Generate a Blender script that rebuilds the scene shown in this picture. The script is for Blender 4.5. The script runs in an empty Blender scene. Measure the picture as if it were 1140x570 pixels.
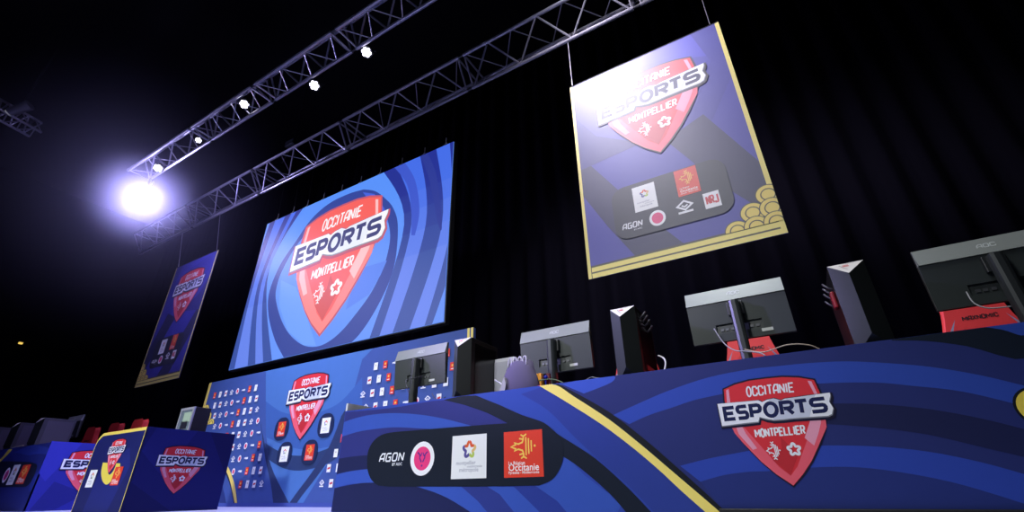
import bpy, bmesh, math, random
from mathutils import Vector, Matrix
from mathutils.geometry import tessellate_polygon
random.seed(4)
S = bpy.context.scene
C = S.collection
R = math.radians

# ------------------------------------------------------------------ camera
FPX = 511.0
_p, _y, _r = R(27.08), R(-30.34), R(-0.91)
_f = Vector((math.sin(_y) * math.cos(_p), math.cos(_y) * math.cos(_p), math.sin(_p)))
_rt = Vector((math.cos(_y), -math.sin(_y), 0))
_up = _rt.cross(_f)
RT = _rt * math.cos(_r) + _up * math.sin(_r)
UP = _up * math.cos(_r) - _rt * math.sin(_r)
cam = bpy.data.cameras.new('camera'); cam_o = bpy.data.objects.new('camera', cam); C.objects.link(cam_o)
cam.sensor_fit = 'HORIZONTAL'; cam.sensor_width = 36.0; cam.lens = FPX / 1140 * 36.0
cam.clip_start = 0.02; cam.clip_end = 200
cam_o.matrix_world = Matrix(((RT.x, UP.x, -_f.x, 0), (RT.y, UP.y, -_f.y, 0), (RT.z, UP.z, -_f.z, 0), (0, 0, 0, 1)))
S.camera = cam_o

def ray(x, y): return _f * FPX + RT * (x - 570) - UP * (y - 285)
def onY(D, x, y):            # photo point -> (x, z) metres on the wall plane y = D
    d = ray(x, y); return (d.x / d.y * D, d.z / d.y * D)
def zm(x0, y0, s, pts): return [(x0 + a / s, y0 + b / s) for a, b in pts]

# ------------------------------------------------------------------ world, exposure, big lights
S.view_settings.view_transform = 'Standard'
S.view_settings.look = 'None'
S.view_settings.exposure = 0.0
S.view_settings.gamma = 1.0
S.view_settings.use_curve_mapping = False
w = bpy.data.worlds.new('hall_dark'); S.world = w; w.use_nodes = True
w.node_tree.nodes['Background'].inputs[0].default_value = (0.25, 0.28, 0.6, 1)
w.node_tree.nodes['Background'].inputs[1].default_value = 0.011

def light(name, kind, loc, target, energy, col, size=0.3, angle=40, blend=0.6, sy=None):
    l = bpy.data.lights.new(name, kind); l.energy = energy; l.color = col
    if kind == 'AREA':
        l.size = size
        if sy: l.shape = 'RECTANGLE'; l.size_y = sy
    elif kind == 'SPOT':
        l.spot_size = R(angle); l.spot_blend = blend; l.shadow_soft_size = size
    else: l.shadow_soft_size = size
    o = bpy.data.objects.new(name, l); C.objects.link(o); o.location = loc
    if target is not None:
        d = Vector(target) - Vector(loc); o.rotation_euler = d.to_track_quat('-Z', 'Y').to_euler()
    return o
light('front_wash', 'SPOT', (-6.7, -5.6, 4.6), (-5.6, 4.2, 0.6), 3000, (0.95, 0.98, 1.0), 0.5, 52, 1.0)
light('desk_wash', 'SPOT', (-2.3, -2.6, 4.0), (-1.35, 2.9, 0.2), 850, (0.97, 0.99, 0.98), 0.4, 52, 1.0)
light('top_wash', 'SPOT', (-0.4, 1.6, 6.2), (-0.3, 3.2, 0.8), 520, (0.9, 0.97, 0.95), 0.9, 66, 0.8)
light('banner_wash', 'SPOT', (-1.55, 2.95, 6.9), (-1.0, 4.7, 4.2), 1300, (0.9, 0.86, 1.0), 0.5, 110, 1.0)
light('violet_wash', 'SPOT', (-3.2, 0.2, 5.4), (-9.6, 3.1, 0.8), 420, (0.42, 0.36, 1.0), 0.2, 24, 0.6)
light('floor_wash', 'SPOT', (-6.4, 3.0, 6.2), (-6.3, 2.9, -0.15), 2300, (0.55, 0.56, 1.0), 0.3, 84, 0.8)
light('left_violet', 'SPOT', (-7.5, -1.0, 4.0), (-1.85, 3.1, 1.5), 2600, (0.5, 0.42, 1.0), 0.2, 19, 0.7)
light('banner_left_wash', 'SPOT', (-8.5, 1.6, 5.2), (-12.4, 4.9, 4.0), 170, (0.55, 0.5, 1.0), 0.2, 50, 0.7)
light('curtain_wash', 'SPOT', (-1.0, 4.9, 3.6), (-.6, 7.4, 1.2), 40, (0.45, 0.35, 1.0), 0.3, 80, 1.0)

# ------------------------------------------------------------------ materials
def lin(c):
    c = c / 255.0
    return c / 12.92 if c <= 0.04045 else ((c + 0.055) / 1.055) ** 2.4
_M = {}
def mat(rgb, rough=0.5, metal=0.0, emit=0.0, spec=0.5, noise=0.06, name='surface'):
    k = (tuple(rgb), rough, metal, emit, spec, noise)
    if k in _M: return _M[k]
    m = bpy.data.materials.new(name); m.use_nodes = True; nt = m.node_tree; b = nt.nodes['Principled BSDF']
    col = (lin(rgb[0]), lin(rgb[1]), lin(rgb[2]), 1)
    b.inputs['Base Color'].default_value = col
    b.inputs['Roughness'].default_value = rough; b.inputs['Metallic'].default_value = metal
    b.inputs['Specular IOR Level'].default_value = spec
    if emit > 0:
        b.inputs['Base Color'].default_value = (0.01, 0.01, 0.01, 1)
        b.inputs['Emission Color'].default_value = col; b.inputs['Emission Strength'].default_value = emit
    elif noise > 0:
        tc = nt.nodes.new('ShaderNodeTexCoord'); n = nt.nodes.new('ShaderNodeTexNoise'); n.inputs['Scale'].default_value = 9; n.inputs['Detail'].default_value = 3
        mx = nt.nodes.new('ShaderNodeMixRGB'); mx.blend_type = 'MULTIPLY'; mx.inputs[1].default_value = col
        rp = nt.nodes.new('ShaderNodeMapRange'); rp.inputs['To Min'].default_value = 1 - noise; rp.inputs['To Max'].default_value = 1 + noise
        nt.links.new(tc.outputs['Object'], n.inputs['Vector']); nt.links.new(n.outputs['Fac'], rp.inputs['Value'])
        mx.inputs[0].default_value = 1; nt.links.new(rp.outputs[0], mx.inputs[2]); nt.links.new(mx.outputs[0], b.inputs['Base Color'])
    _M[k] = m; return m
PRINT = dict(rough=0.55, spec=0.18, noise=0.03, name='printed_vinyl')
def pr_(rgb): return mat(rgb, **PRINT)
def ban_(rgb):
    m = mat(rgb, rough=0.55, spec=1.0, noise=0.02, name='banner_vinyl'); b = m.node_tree.nodes['Principled BSDF']
    b.inputs['Coat Weight'].default_value = 1.0; b.inputs['Coat Roughness'].default_value = .7; b.inputs['Coat IOR'].default_value = 1.7
    return m
def led_(rgb): return mat(rgb, emit=1.0, name='led_pixels')
BLACK = mat((14, 15, 17), 0.45, name='black_plastic')
DARK = mat((34, 37, 40), 0.38, name='charcoal_plastic')
ALU = mat((156, 154, 166), 0.35, metal=0.5, name='brushed_aluminium')
STEEL = mat((70, 70, 74), 0.4, metal=0.8, name='dark_steel')
WHITE = mat((225, 228, 226), 0.5, name='white_board')

# ------------------------------------------------------------------ object helpers
def put(o, parent=None, label=None, cat=None, group=None, kind=None):
    if label: o['label'] = label
    if cat: o['category'] = cat
    if group: o['group'] = group
    if kind: o['kind'] = kind
    if parent is not None: o.parent = parent
    return o
def thing(name, loc, label, cat, group=None, rz=0):
    o = bpy.data.objects.new(name, None); C.objects.link(o); o.location = loc; o.rotation_euler = (0, 0, rz)
    o.empty_display_size = 0.1
    return put(o, None, label, cat, group)
def wloc(o):
    v = Vector((0, 0, 0))
    while o is not None: v += o.location; o = o.parent
    return v
def mk(name, V, F, mats, MI=None, parent=None, smooth=False, **kw):
    """mesh in world metres; stored relative to its parent, or to its own base centre"""
    me = bpy.data.meshes.new(name)
    V = [Vector(v) for v in V]
    if parent is not None: base = wloc(parent)
    else:
        base = Vector(((min(v.x for v in V) + max(v.x for v in V)) / 2, (min(v.y for v in V) + max(v.y for v in V)) / 2, min(v.z for v in V)))
    me.from_pydata([v - base for v in V], [], F)
    if not isinstance(mats, (list, tuple)): mats = [mats]
    for m in mats: me.materials.append(m)
    if MI: me.polygons.foreach_set('material_index', MI)
    if smooth: me.polygons.foreach_set('use_smooth', [True] * len(me.polygons))
    me.update()
    o = bpy.data.objects.new(name, me); C.objects.link(o)
    if parent is None: o.location = base
    return put(o, parent, **kw)
class MB:
    def __init__(s): s.V = []; s.F = []; s.I = []; s.m = 0
    def add(s, V, F):
        n = len(s.V); s.V += [Vector(v) for v in V]; s.F += [tuple(i + n for i in f) for f in F]; s.I += [s.m] * len(F); return s
    def box(s, x0, x1, y0, y1, z0, z1, b=0.0):
        if b <= 0:
            V = [(x, y, z) for z in (z0, z1) for y in (y0, y1) for x in (x0, x1)]
            return s.add(V, [(0, 2, 3, 1), (4, 5, 7, 6), (0, 1, 5, 4), (2, 6, 7, 3), (0, 4, 6, 2), (1, 3, 7, 5)])
        bm = bmesh.new(); bmesh.ops.create_cube(bm, size=1)
        for v in bm.verts: v.co = Vector(((x0 + x1) / 2 + v.co.x * (x1 - x0), (y0 + y1) / 2 + v.co.y * (y1 - y0), (z0 + z1) / 2 + v.co.z * (z1 - z0)))
        bmesh.ops.bevel(bm, geom=bm.edges[:], offset=b, segments=2, affect='EDGES', profile=0.5)
        bm.verts.index_update(); s.add([v.co.copy() for v in bm.verts], [tuple(v.index for v in f.verts) for f in bm.faces]); bm.free(); return s
    def tube(s, pts, r, n=8, cap=True):
        pts = [Vector(p) for p in pts]; rings = []; prev = None
        for i, p in enumerate(pts):
            t = (pts[min(i + 1, len(pts) - 1)] - pts[max(i - 1, 0)]).normalized()
            a = prev if prev is not None else (Vector((0, 0, 1)) if abs(t.z) < 0.9 else Vector((1, 0, 0)))
            u = (a - t * a.dot(t)).normalized(); prev = u; v = t.cross(u)
            rr = r[i] if isinstance(r, (list, tuple)) else r
            rings.append([p + (u * math.cos(2 * math.pi * k / n) + v * math.sin(2 * math.pi * k / n)) * rr for k in range(n)])
        V = [q for g in rings for q in g]; F = []
        for i in range(len(rings) - 1):
            for k in range(n): F.append((i * n + k, i * n + (k + 1) % n, (i + 1) * n + (k + 1) % n, (i + 1) * n + k))
        if cap: F.append(tuple(range(n - 1, -1, -1))); F.append(tuple((len(rings) - 1) * n + k for k in range(n)))
        return s.add(V, F)
    def prism(s, poly, axis, a, b):
        """extrude 2-D polygon along axis (0,1,2) from a to b; poly gives the other two coordinates in order"""
        def P(q, t):
            q = list(q); q.insert(axis, t); return q
        n = len(poly); V = [P(q, a) for q in poly] + [P(q, b) for q in poly]
        return s.add(V, [tuple(range(n)), tuple(range(2 * n - 1, n - 1, -1))] + [(i, (i + 1) % n, n + (i + 1) % n, n + i) for i in range(n)])
    def build(s, name, mats, parent=None, smooth=False, **kw):
        return mk(name, s.V, s.F, mats, s.I, parent, smooth, **kw)
def dup(root, loc, rz=None, label=None, group=None, drop=()):
    def rec(o, par):
        c = o.copy(); C.objects.link(c); c.parent = par
        for ch in list(o.children):
            if ch.name.split('.')[0] not in drop: rec(ch, c)
        return c
    r = rec(root, None); r.location = loc
    if rz is not None: r.rotation_euler = (0, 0, rz)
    if label: r['label'] = label
    if group: r['group'] = group
    return r
def smooth_curve(pts, n=6):
    out = []
    for i in range(len(pts) - 1):
        p0 = Vector(pts[max(i - 1, 0)]); p1 = Vector(pts[i]); p2 = Vector(pts[i + 1]); p3 = Vector(pts[min(i + 2, len(pts) - 1)])
        for k in range(n):
            t = k / n
            out.append(0.5 * ((2 * p1) + (p2 - p0) * t + (2 * p0 - 5 * p1 + 4 * p2 - p3) * t * t + (3 * p1 - p0 - 3 * p2 + p3) * t ** 3))
    out.append(Vector(pts[-1])); return out
def sm2(pts, n=6): return [(v.x, v.y) for v in smooth_curve([(a, b, 0) for a, b in pts], n)]

# ------------------------------------------------------------------ printed artwork
def clip_poly(P, box):
    x0, x1, y0, y1 = box
    for ax, lim, sgn in ((0, x0, 1), (0, x1, -1), (1, y0, 1), (1, y1, -1)):
        out = []
        for i in range(len(P)):
            a, b = P[i - 1], P[i]; da = (a[ax] - lim) * sgn; db = (b[ax] - lim) * sgn
            if (da >= 0) != (db >= 0):
                t = da / (da - db); out.append((a[0] + (b[0] - a[0]) * t, a[1] + (b[1] - a[1]) * t))
            if db >= 0: out.append(b)
        P = out
        if len(P) < 3: return []
    return P
class Art:
    """flat print: painter's layers of coloured polygons, frame(u, v, w) -> world, w towards the viewer"""
    def __init__(s, frame, matf, clip=None, step=0.00012, start=0.0006):
        s.fr = frame; s.mf = matf; s.clip = clip; s.step = step; s.w = start; s.V = []; s.F = []; s.I = []; s.mats = []
    def layer(s): s.w += s.step
    def ci(s, c):
        m = s.mf(c)
        if m not in s.mats: s.mats.append(m)
        return s.mats.index(m)
    def poly(s, P, c, adv=True):
        if s.clip: P = clip_poly([tuple(p) for p in P], s.clip)
        if len(P) < 3: return
        if adv: s.layer()
        n = len(s.V); s.V += [s.fr(p[0], p[1], s.w) for p in P]
        i = s.ci(c)
        for t in tessellate_polygon([[Vector((p[0], p[1], 0)) for p in P]]):
            a, b, d = (Vector((P[k][0], P[k][1])) for k in t)
            if abs((b - a).cross(d - a)) < 1e-10: continue
            s.F.append(tuple(n + k for k in t)); s.I.append(i)
    def raw(s, V, F, c):
        n = len(s.V); s.V += [s.fr(p[0], p[1], s.w) for p in V]; i = s.ci(c)
        for f in F: s.F.append(tuple(n + k for k in f)); s.I.append(i)
    def stroke(s, L, wd, c, closed=False, adv=False, T=None):
        """mitred ribbon along a polyline, one continuous strip"""
        if adv: s.layer()
        if T: L = [T(*p) for p in L]
        Q = []
        for p in L:
            p = Vector((p[0], p[1]))
            if not Q or (p - Q[-1]).length > 1e-7: Q.append(p)
        if closed and len(Q) > 2 and (Q[0] - Q[-1]).length < 1e-7: Q.pop()
        if not closed and len(Q) > 3 and (Q[0] - Q[-1]).length < 1e-7: closed = True; Q.pop()
        n = len(Q); h = wd / 2; A = []; Bq = []
        for i in range(n):
            d0 = (Q[i] - Q[i - 1]) if (closed or i > 0) else (Q[1] - Q[0]); d1 = (Q[(i + 1) % n] - Q[i]) if (closed or i < n - 1) else d0
            d0 = d0.normalized(); d1 = d1.normalized(); n0 = Vector((-d0.y, d0.x)); n1 = Vector((-d1.y, d1.x)); mm = n0 + n1
            mm = mm.normalized() if mm.length > .2 else n0
            l = h / max(mm.dot(n1), .55); A.append(Q[i] + mm * l); Bq.append(Q[i] - mm * l)
        s.sub = (getattr(s, 'sub', 0) + 1) % 6; w0 = s.w; s.w += s.sub * 1.8e-5
        for i in range(n if closed else n - 1):
            j = (i + 1) % n; s.poly([Bq[i], Bq[j], A[j], A[i]], c, False)
        s.w = w0
    def disc(s, p, r, c, n=24, ry=None, adv=False):
        if adv: s.layer()
        ry = ry or r
        s.poly([(p[0] + r * math.cos(2 * math.pi * k / n + .39), p[1] + ry * math.sin(2 * math.pi * k / n + .39)) for k in range(n)], c, False)
    def rrect(s, x0, x1, y0, y1, r, c, n=6):
        P = []
        for cx, cy, a0 in ((x1 - r, y1 - r, 0), (x0 + r, y1 - r, 90), (x0 + r, y0 + r, 180), (x1 - r, y0 + r, 270)):
            for k in range(n + 1):
                a = R(a0 + 90 * k / n); P.append((cx + r * math.cos(a), cy + r * math.sin(a)))
        s.poly(P, c)
    def build(s, name, parent=None, **kw): return mk(name, s.V, s.F, s.mats, s.I, parent, **kw)

# stroke letters in a unit cell
def arc(cx, cy, rx, ry, a0, a1, n=6): return [(cx + rx * math.cos(R(a0 + (a1 - a0) * k / n)), cy + ry * math.sin(R(a0 + (a1 - a0) * k / n))) for k in range(n + 1)]
GL = {
 'E': [[(1, 1), (0, 1), (0, 0), (1, 0)], [(0, .5), (.85, .5)]],
 'S': [[(1, 1), (.2, 1)] + arc(.2, .75, .2, .25, 90, 270, 5) + [(.8, .5)] + arc(.8, .25, .2, .25, 90, -90, 5) + [(0, 0)]],
 'P': [[(0, 0), (0, 1), (.7, 1)] + arc(.7, .72, .3, .28, 90, -90, 5) + [(.2, .44)]],
 'R': [[(0, 0), (0, 1), (.7, 1)] + arc(.7, .74, .3, .26, 90, -90, 5) + [(.2, .48)], [(.5, .48), (1, 0)]],
 'O': [arc(.5, .5, .5, .55, 0, 360, 18)],
 'T': [[(0, 1), (1, 1)], [(.5, 1), (.5, 0)]],
 'C': [[(1, .7), (1, .85), (.8, 1), (.2, 1), (0, .85), (0, .15), (.2, 0), (.8, 0), (1, .15), (1, .3)]],
 'o': [[(.2, 0), (.8, 0), (1, .15), (1, .85), (.8, 1), (.2, 1), (0, .85), (0, .15), (.2, 0)]],
 'I': [[(.5, 0), (.5, 1)]],
 'A': [[(0, 0), (0, .6), (.35, 1), (1, 1), (1, 0)], [(0, .35), (1, .35)]],
 'N': [[(0, 0), (0, 1)], [(0, .97), (1, .03)], [(1, 0), (1, 1)]],
 'M': [[(0, 0), (0, 1)], [(0, .96), (.5, .35), (1, .96)], [(1, 1), (1, 0)]],
 'L': [[(0, 1), (0, 0), (1, 0)]],
 'G': [[(1, 1), (.15, 1), (0, .85), (0, .15), (.15, 0), (1, 0), (1, .5), (.5, .5)]],
 'X': [[(0, 0), (1, 1)], [(0, 1), (1, 0)]],
 'J': [[(1, 1), (1, .15), (.8, 0), (.2, 0), (0, .2)]],
}
def word(art, cells, quad, wd, c, T, adv=True):
    """cells: (glyph, u0, u1); quad TL, TR, BR, BL in logo units"""
    if adv: art.layer()
    tl, tr, br, bl = [Vector(q) for q in quad]
    def bi(u, v): return bl.lerp(br, u).lerp(tl.lerp(tr, u), v)
    for g, u0, u1 in cells:
        for L in GL[g]: art.stroke([bi(u0 + (u1 - u0) * a, b) for a, b in L], wd, c, T=None if T is None else (lambda x, y: T(x, y)))
def even(txt, narrow='I', gap=.42):
    ws = [.25 if ch in narrow else 1.3 if ch == 'M' else 1 for ch in txt]; tot = sum(ws) + gap * (len(txt) - 1); out = []; x = 0
    for ch, q in zip(txt, ws): out.append((ch, x / tot, (x + q) / tot)); x += q + gap
    return out
ESP = [('E', .012, .112), ('S', .145, .240), ('P', .282, .375), ('O', .42, .535), ('R', .58, .685), ('T', .715, .82), ('S', .86, .985)]
BAN = [(-0.483, 0.773), (-0.096, 0.771), (-0.068, 0.751), (-0.021, 0.769), (0.044, 0.776), (0.101, 0.751), (0.135, 0.763), (0.33, 0.773), (0.518, 0.781), (0.515, 0.754), (0.491, 0.702), (0.507, 0.642), (0.483, 0.591), (0.451, 0.578), (0.159, 0.58), (0.077, 0.576), (-0.005, 0.577), (-0.064, 0.592), (-0.122, 0.614), (-0.143, 0.571), (-0.251, 0.568), (-0.482, 0.556)]
SH = [(0, .975), (.15, .972), (.29, .95), (.41, .912), (.425, .8), (.422, .66), (.40, .545), (.365, .45), (.30, .34), (.2, .2), (.1, .09), (0, 0)]
def shield(k, kz=None):
    kz = kz or k; c = (.016, .55)
    return [(c[0] + (x) * k, c[1] + (z - .55) * kz) for x, z in SH] + [(c[0] - x * k, c[1] + (z - .55) * kz) for x, z in SH[-2:0:-1]]
def grow(P, d):
    n = len(P); A = sum(P[i - 1][0] * P[i][1] - P[i][0] * P[i - 1][1] for i in range(n)); sg = 1 if A > 0 else -1; out = []
    for i in range(n):
        a, b, c = Vector(P[i - 1]), Vector(P[i]), Vector(P[(i + 1) % n]); t = ((b - a).normalized() + (c - b).normalized())
        t = t.normalized() if t.length > 1e-6 else (c - b).normalized(); out.append((b.x + t.y * d * sg, b.y - t.x * d * sg))
    return out
def cross_occ(art, x0, x1, z0, z1, c, wd, T):
    """twelve-point cross, its right half turned into upright bars"""
    def q(a, b): return T(x0 + (x1 - x0) * a, z0 + (z1 - z0) * b)
    art.layer()
    for L in ([(.62, .98), (.50, .90), (.50, .78), (.34, .82)], [(.50, .78), (.46, .66), (.30, .60), (.16, .66), (.20, .58), (.02, .50), (.20, .42), (.16, .34), (.30, .40), (.46, .34), (.50, .22), (.34, .18)],
              [(.62, .02), (.50, .10), (.50, .22)], [(.50, .90), (.40, .97)], [(.50, .10), (.40, .03)]):
        art.stroke([q(a, b) for a, b in L], wd, c)
    for a, h in ((.60, .36), (.70, .31), (.80, .22)): art.stroke([q(a, .5 - h), q(a, .5 + h)], wd, c)
    art.disc(q(.93, .5), wd * .8, c, 8)
def star_pts(cx, cz, r, k=.56): return [(cx + r * (1 if i % 2 == 0 else k) * math.sin(math.pi * i / 5), cz + r * (1 if i % 2 == 0 else k) * math.cos(math.pi * i / 5)) for i in range(10)]
def round_star(cx, cz, r):
    P = []
    for i in range(60):
        a = 2 * math.pi * i / 60; rr = r * (.80 + .2 * math.cos(5 * a)); P.append((cx + rr * math.sin(a), cz + rr * math.cos(a)))
    return P
def logo(art, ox, oz, W, H=None, pal=None, detail=True):
    """shield logo: red shield, ESPORTS ribbon, small lettering, two emblems. (ox, oz) is the shield tip"""
    H = H or W
    pal = pal or {}
    red = pal.get('red', (222, 52, 62)); lt = pal.get('lt', (238, 96, 112)); hi = pal.get('hi', (236, 160, 182)); wh = pal.get('wh', (240, 242, 246)); nv = pal.get('nv', (26, 34, 78)); dk = pal.get('dk', (24, 22, 48)); gy = pal.get('gy', (206, 212, 226))
    T = lambda x, z: (ox + x * W, oz + z * H)
    P = lambda L, c: art.poly([T(*p) for p in L], c)
    P(grow(shield(1.0), .014), dk)
    P(shield(.995), red)
    if detail:
        P([(-.40, .56), (-.30, .56), (-.235, .45), (-.06, .16), (.016, .085), (.016, .005), (-.10, .10), (-.2, .21), (-.32, .38), (-.38, .48)], lt)
        P([(.43, .60), (.35, .60), (.25, .42), (.09, .16), (.016, .085), (.016, .005), (.12, .10), (.22, .21), (.34, .38), (.41, .48)], lt)
        P([(.395, .60), (.325, .60), (.28, .52), (.21, .40), (.27, .33), (.33, .43), (.375, .52)], hi)
        P([(-.31, .58), (-.36, .58), (-.345, .47), (-.25, .32), (-.21, .33), (-.28, .47)], hi)
        P([(.40, .90), (.37, .91), (.40, .74), (.425, .74)], hi)
        P([(-.372, .90), (-.345, .91), (-.36, .76), (-.392, .76)], hi)
        P([(.0, .32), (.016, .42), (.12, .26), (.016, .09), (-.1, .22)], tuple(int(v * .88) for v in red))
    lw = W * .0138
    word(art, even('OCCITANIE'), ((-.178, .906), (.242, .904), (.232, .822), (-.186, .82)), lw, wh, T)
    word(art, even('MONTPELLIER'), ((-.192, .498), (.232, .507), (.225, .438), (-.196, .432)), lw, wh, T)
    P(grow([(x + .003, z - .014) for x, z in BAN], .020), dk)
    P(grow([(x, z - .006) for x, z in BAN], .005), tuple(int(v * .62) for v in gy))
    P(BAN, wh)
    if detail: P([(.0, .77), (.044, .776), (.101, .751), (.2, .766), (.40, .776), (.30, .58), (.0, .578), (-.05, .65)], gy)
    word(art, ESP, ((-.440, .724), (.475, .734), (.462, .624), (-.444, .614)), W * .0345, nv, T)
    cross_occ(art, -.135, -.012, .222, .386, wh, W * .0085, T)
    art.layer(); art.stroke([T(*p) for p in round_star(.100, .306, .052)], W * .0215, wh, closed=True)
def card_region(art, x0, x1, z0, z1, text=True):
    """red card: yellow cross over white lettering"""
    art.poly([(x0, z0), (x1, z0), (x1, z1), (x0, z1)], (228, 66, 46)); W = x1 - x0; H = z1 - z0
    cross_occ(art, .18, .85, .38, .93, (250, 206, 92), W * .034, lambda a, b: (x0 + a * W, z0 + b * H))
    if text:
        art.layer(); f = (250, 246, 240)
        font(art, 'La Région', x0 + .12 * W, z0 + .265 * H, .42 * W, f); font(art, 'Occitanie', x0 + .12 * W, z0 + .14 * H, .77 * W, f); font(art, 'Pyrénées - Méditerranée', x0 + .12 * W, z0 + .075 * H, .77 * W, f)
    else: art.layer(); art.stroke([(x0 + .2 * W, z0 + .2 * H), (x0 + .8 * W, z0 + .2 * H)], H * .1, (250, 246, 240))
def card_metro(art, x0, x1, z0, z1, text=True):
    """white card: rainbow star over grey lettering"""
    art.poly([(x0, z0), (x1, z0), (x1, z1), (x0, z1)], (240, 242, 240)); W = x1 - x0; H = z1 - z0
    P = round_star(x0 + .51 * W, z0 + .655 * H, .175 * W)
    cols = [(226, 88, 48), (228, 190, 120), (196, 206, 96), (90, 84, 150), (90, 84, 150), (120, 90, 150), (222, 98, 52)]
    art.layer()
    for q in range(6):
        art.stroke([P[(q * 10 + i) % 60] for i in range(11)], W * .066, [(226, 88, 48), (226, 190, 120), (186, 206, 96), (90, 84, 150), (90, 84, 150), (222, 98, 52)][q])
    if text:
        g = (172, 174, 182)
        font(art, 'montpellier', x0 + .14 * W, z0 + .315 * H, .56 * W, g); font(art, 'méditerranée', x0 + .46 * W, z0 + .245 * H, .42 * W, g); font(art, 'métropole', x0 + .24 * W, z0 + .155 * H, .54 * W, g)
    else: art.stroke([(x0 + .25 * W, z0 + .2 * H), (x0 + .75 * W, z0 + .2 * H)], H * .07, (172, 174, 182))
def badge(art, x, z, rx, rz, full=True):
    """round white badge with pink centre"""
    art.disc((x, z), rx, (244, 244, 246), 32, rz, True); art.disc((x, z), rx * .70, (236, 62, 128), 28, rz * .70, True)
    if full:
        art.layer(); c = (92, 48, 132); T = lambda a, b: (x + a * rx, z + b * rz)
        for sg in (-1, 1): art.stroke([T(sg * .42, .38), T(sg * .22, .22), T(sg * .20, .02), T(sg * .06, -.22)], rx * .09, c); art.stroke([T(sg * .05, .34), T(sg * .15, .12)], rx * .08, c)
        art.disc(T(0, -.42), rx * .07, c, 8)
def agon(art, x, z, w, h, c=(238, 240, 244), sub=True):
    word(art, even('AGoN', gap=.5), ((x + .04 * w, z + h), (x + w, z + h), (x + .96 * w, z + .40 * h), (x, z + .40 * h)), h * .12, c, None)
    if sub: font(art, 'BY AOC', x + .55 * w, z + .02 * h, .40 * w, c)
def emblem(art, x, z, s):
    """small crowned sponsor mark"""
    c = (236, 238, 242); art.layer()
    art.stroke([(x - s, z + .25 * s), (x, z + s), (x + s, z + .25 * s), (x, z - .45 * s), (x - s, z + .25 * s)], s * .28, c)
    art.stroke([(x - .4 * s, z + .3 * s), (x, z), (x + .4 * s, z + .3 * s)], s * .22, c)
    art.stroke([(x - s, z - .8 * s), (x + s, z - .8 * s)], s * .34, c)
_FC = {}
def font(art, txt, x, z, width, c):
    if txt not in _FC:
        cu = bpy.data.curves.new('t', 'FONT'); cu.body = txt; cu.resolution_u = 2; cu.offset = .012
        o = bpy.data.objects.new('t', cu); C.objects.link(o); dg = bpy.context.evaluated_depsgraph_get(); e = o.evaluated_get(dg); me = e.to_mesh()
        V = [(v.co.x, v.co.y) for v in me.vertices]; F = [tuple(p.vertices) for p in me.polygons]
        mn = min(v[0] for v in V); mx = max(v[0] for v in V); V = [((a - mn) / (mx - mn), b / (mx - mn)) for a, b in V]
        e.to_mesh_clear(); bpy.data.objects.remove(o); bpy.data.curves.remove(cu); _FC[txt] = (V, F)
    V, F = _FC[txt]; art.raw([(x + a * width, z + b * width) for a, b in V], F, c)

def frY(D): return lambda u, v, w_: Vector((u, D - w_, v))       # print facing the camera side (-y)
def frX(X, sg=1): return lambda u, v, w_: Vector((X + sg * w_, u, v))   # print facing +x, u runs along +y

FZ = -0.153      # stage floor level below the lens

# ================================================================== SETTING
m = bpy.data.materials.new('stage_vinyl'); m.use_nodes = True; nt = m.node_tree; b = nt.nodes['Principled BSDF']
b.inputs['Base Color'].default_value = (lin(176), lin(180), lin(205), 1); b.inputs['Roughness'].default_value = .42
n = nt.nodes.new('ShaderNodeTexNoise'); n.inputs['Scale'].default_value = 1.5; bu = nt.nodes.new('ShaderNodeBump'); bu.inputs['Strength'].default_value = .04
nt.links.new(n.outputs['Fac'], bu.inputs['Height']); nt.links.new(bu.outputs[0], b.inputs['Normal'])
MB().box(-22, 12, -8, 8.2, FZ - .3, FZ).build('floor', m, kind='structure')
BLK = mat((9, 9, 12), .9, spec=.1, name='black_cloth')
MB().box(-22.2, -22, -8, 8.2, FZ - .3, 10.4).build('wall_left', BLK, kind='structure')
MB().box(12, 12.2, -8, 8.2, FZ - .3, 10.4).build('wall_right', BLK, kind='structure')
MB().box(-22, 12, 8.0, 8.2, FZ - .3, 10.4).build('wall_back', BLK, kind='structure')
MB().box(-22.2, 12.2, -8, 8.2, 10.4, 10.6).build('ceiling', BLK, kind='structure')
# pleated curtain behind the stage
V = []; F = []; x = -21.8; i = 0
cm = mat((17, 15, 27), .9, spec=.08, name='navy_velvet')
while x < 11.8:
    d = .07 * math.sin(i * 1.25) + .03 * math.sin(i * .37 + 1)
    V += [(x, 7.5 + d, FZ), (x, 7.5 + d * .9, 10.2), ]; x += .085; i += 1
for k in range(i - 1): F.append((2 * k, 2 * k + 2, 2 * k + 3, 2 * k + 1))
o = mk('stage_curtain', V, F, cm, smooth=True, label='dark navy pleated curtain hanging behind the whole stage', cat='curtain')
o.modifiers.new('thickness', 'SOLIDIFY').thickness = .01

# ================================================================== MAIN DESK
YD = 2.9; XD0 = -1.1835 * YD; XD1 = 2.2; ZT = .2235 * YD
desk = thing('stage_desk', ((XD0 + XD1) / 2, YD + .4, FZ), 'long blue printed gaming desk with yellow stripe and shield logo, front right', 'desk')
MB().box(XD0, XD1, YD, YD + .02, FZ + .02, ZT).build('fascia_panel', pr_((50, 74, 172)), desk)
a = Art(frY(YD), pr_, (XD0 + .004, XD1, FZ + .022, ZT - .001))
U = lambda pts: [onY(YD, *p) for p in pts]
B = (56, 88, 184); N = (28, 35, 82); K = (18, 28, 44); Mm = (46, 52, 124); D = (44, 64, 164); M2 = (40, 50, 112); K2 = (29, 35, 78)
Lf = lambda pts: sm2(zm(360, 430, 4.071, pts), 4)
Md = lambda pts: sm2(zm(580, 400, 3.354, pts), 4)
Rt = lambda pts: sm2(zm(860, 350, 2.589, pts), 4)
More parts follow.
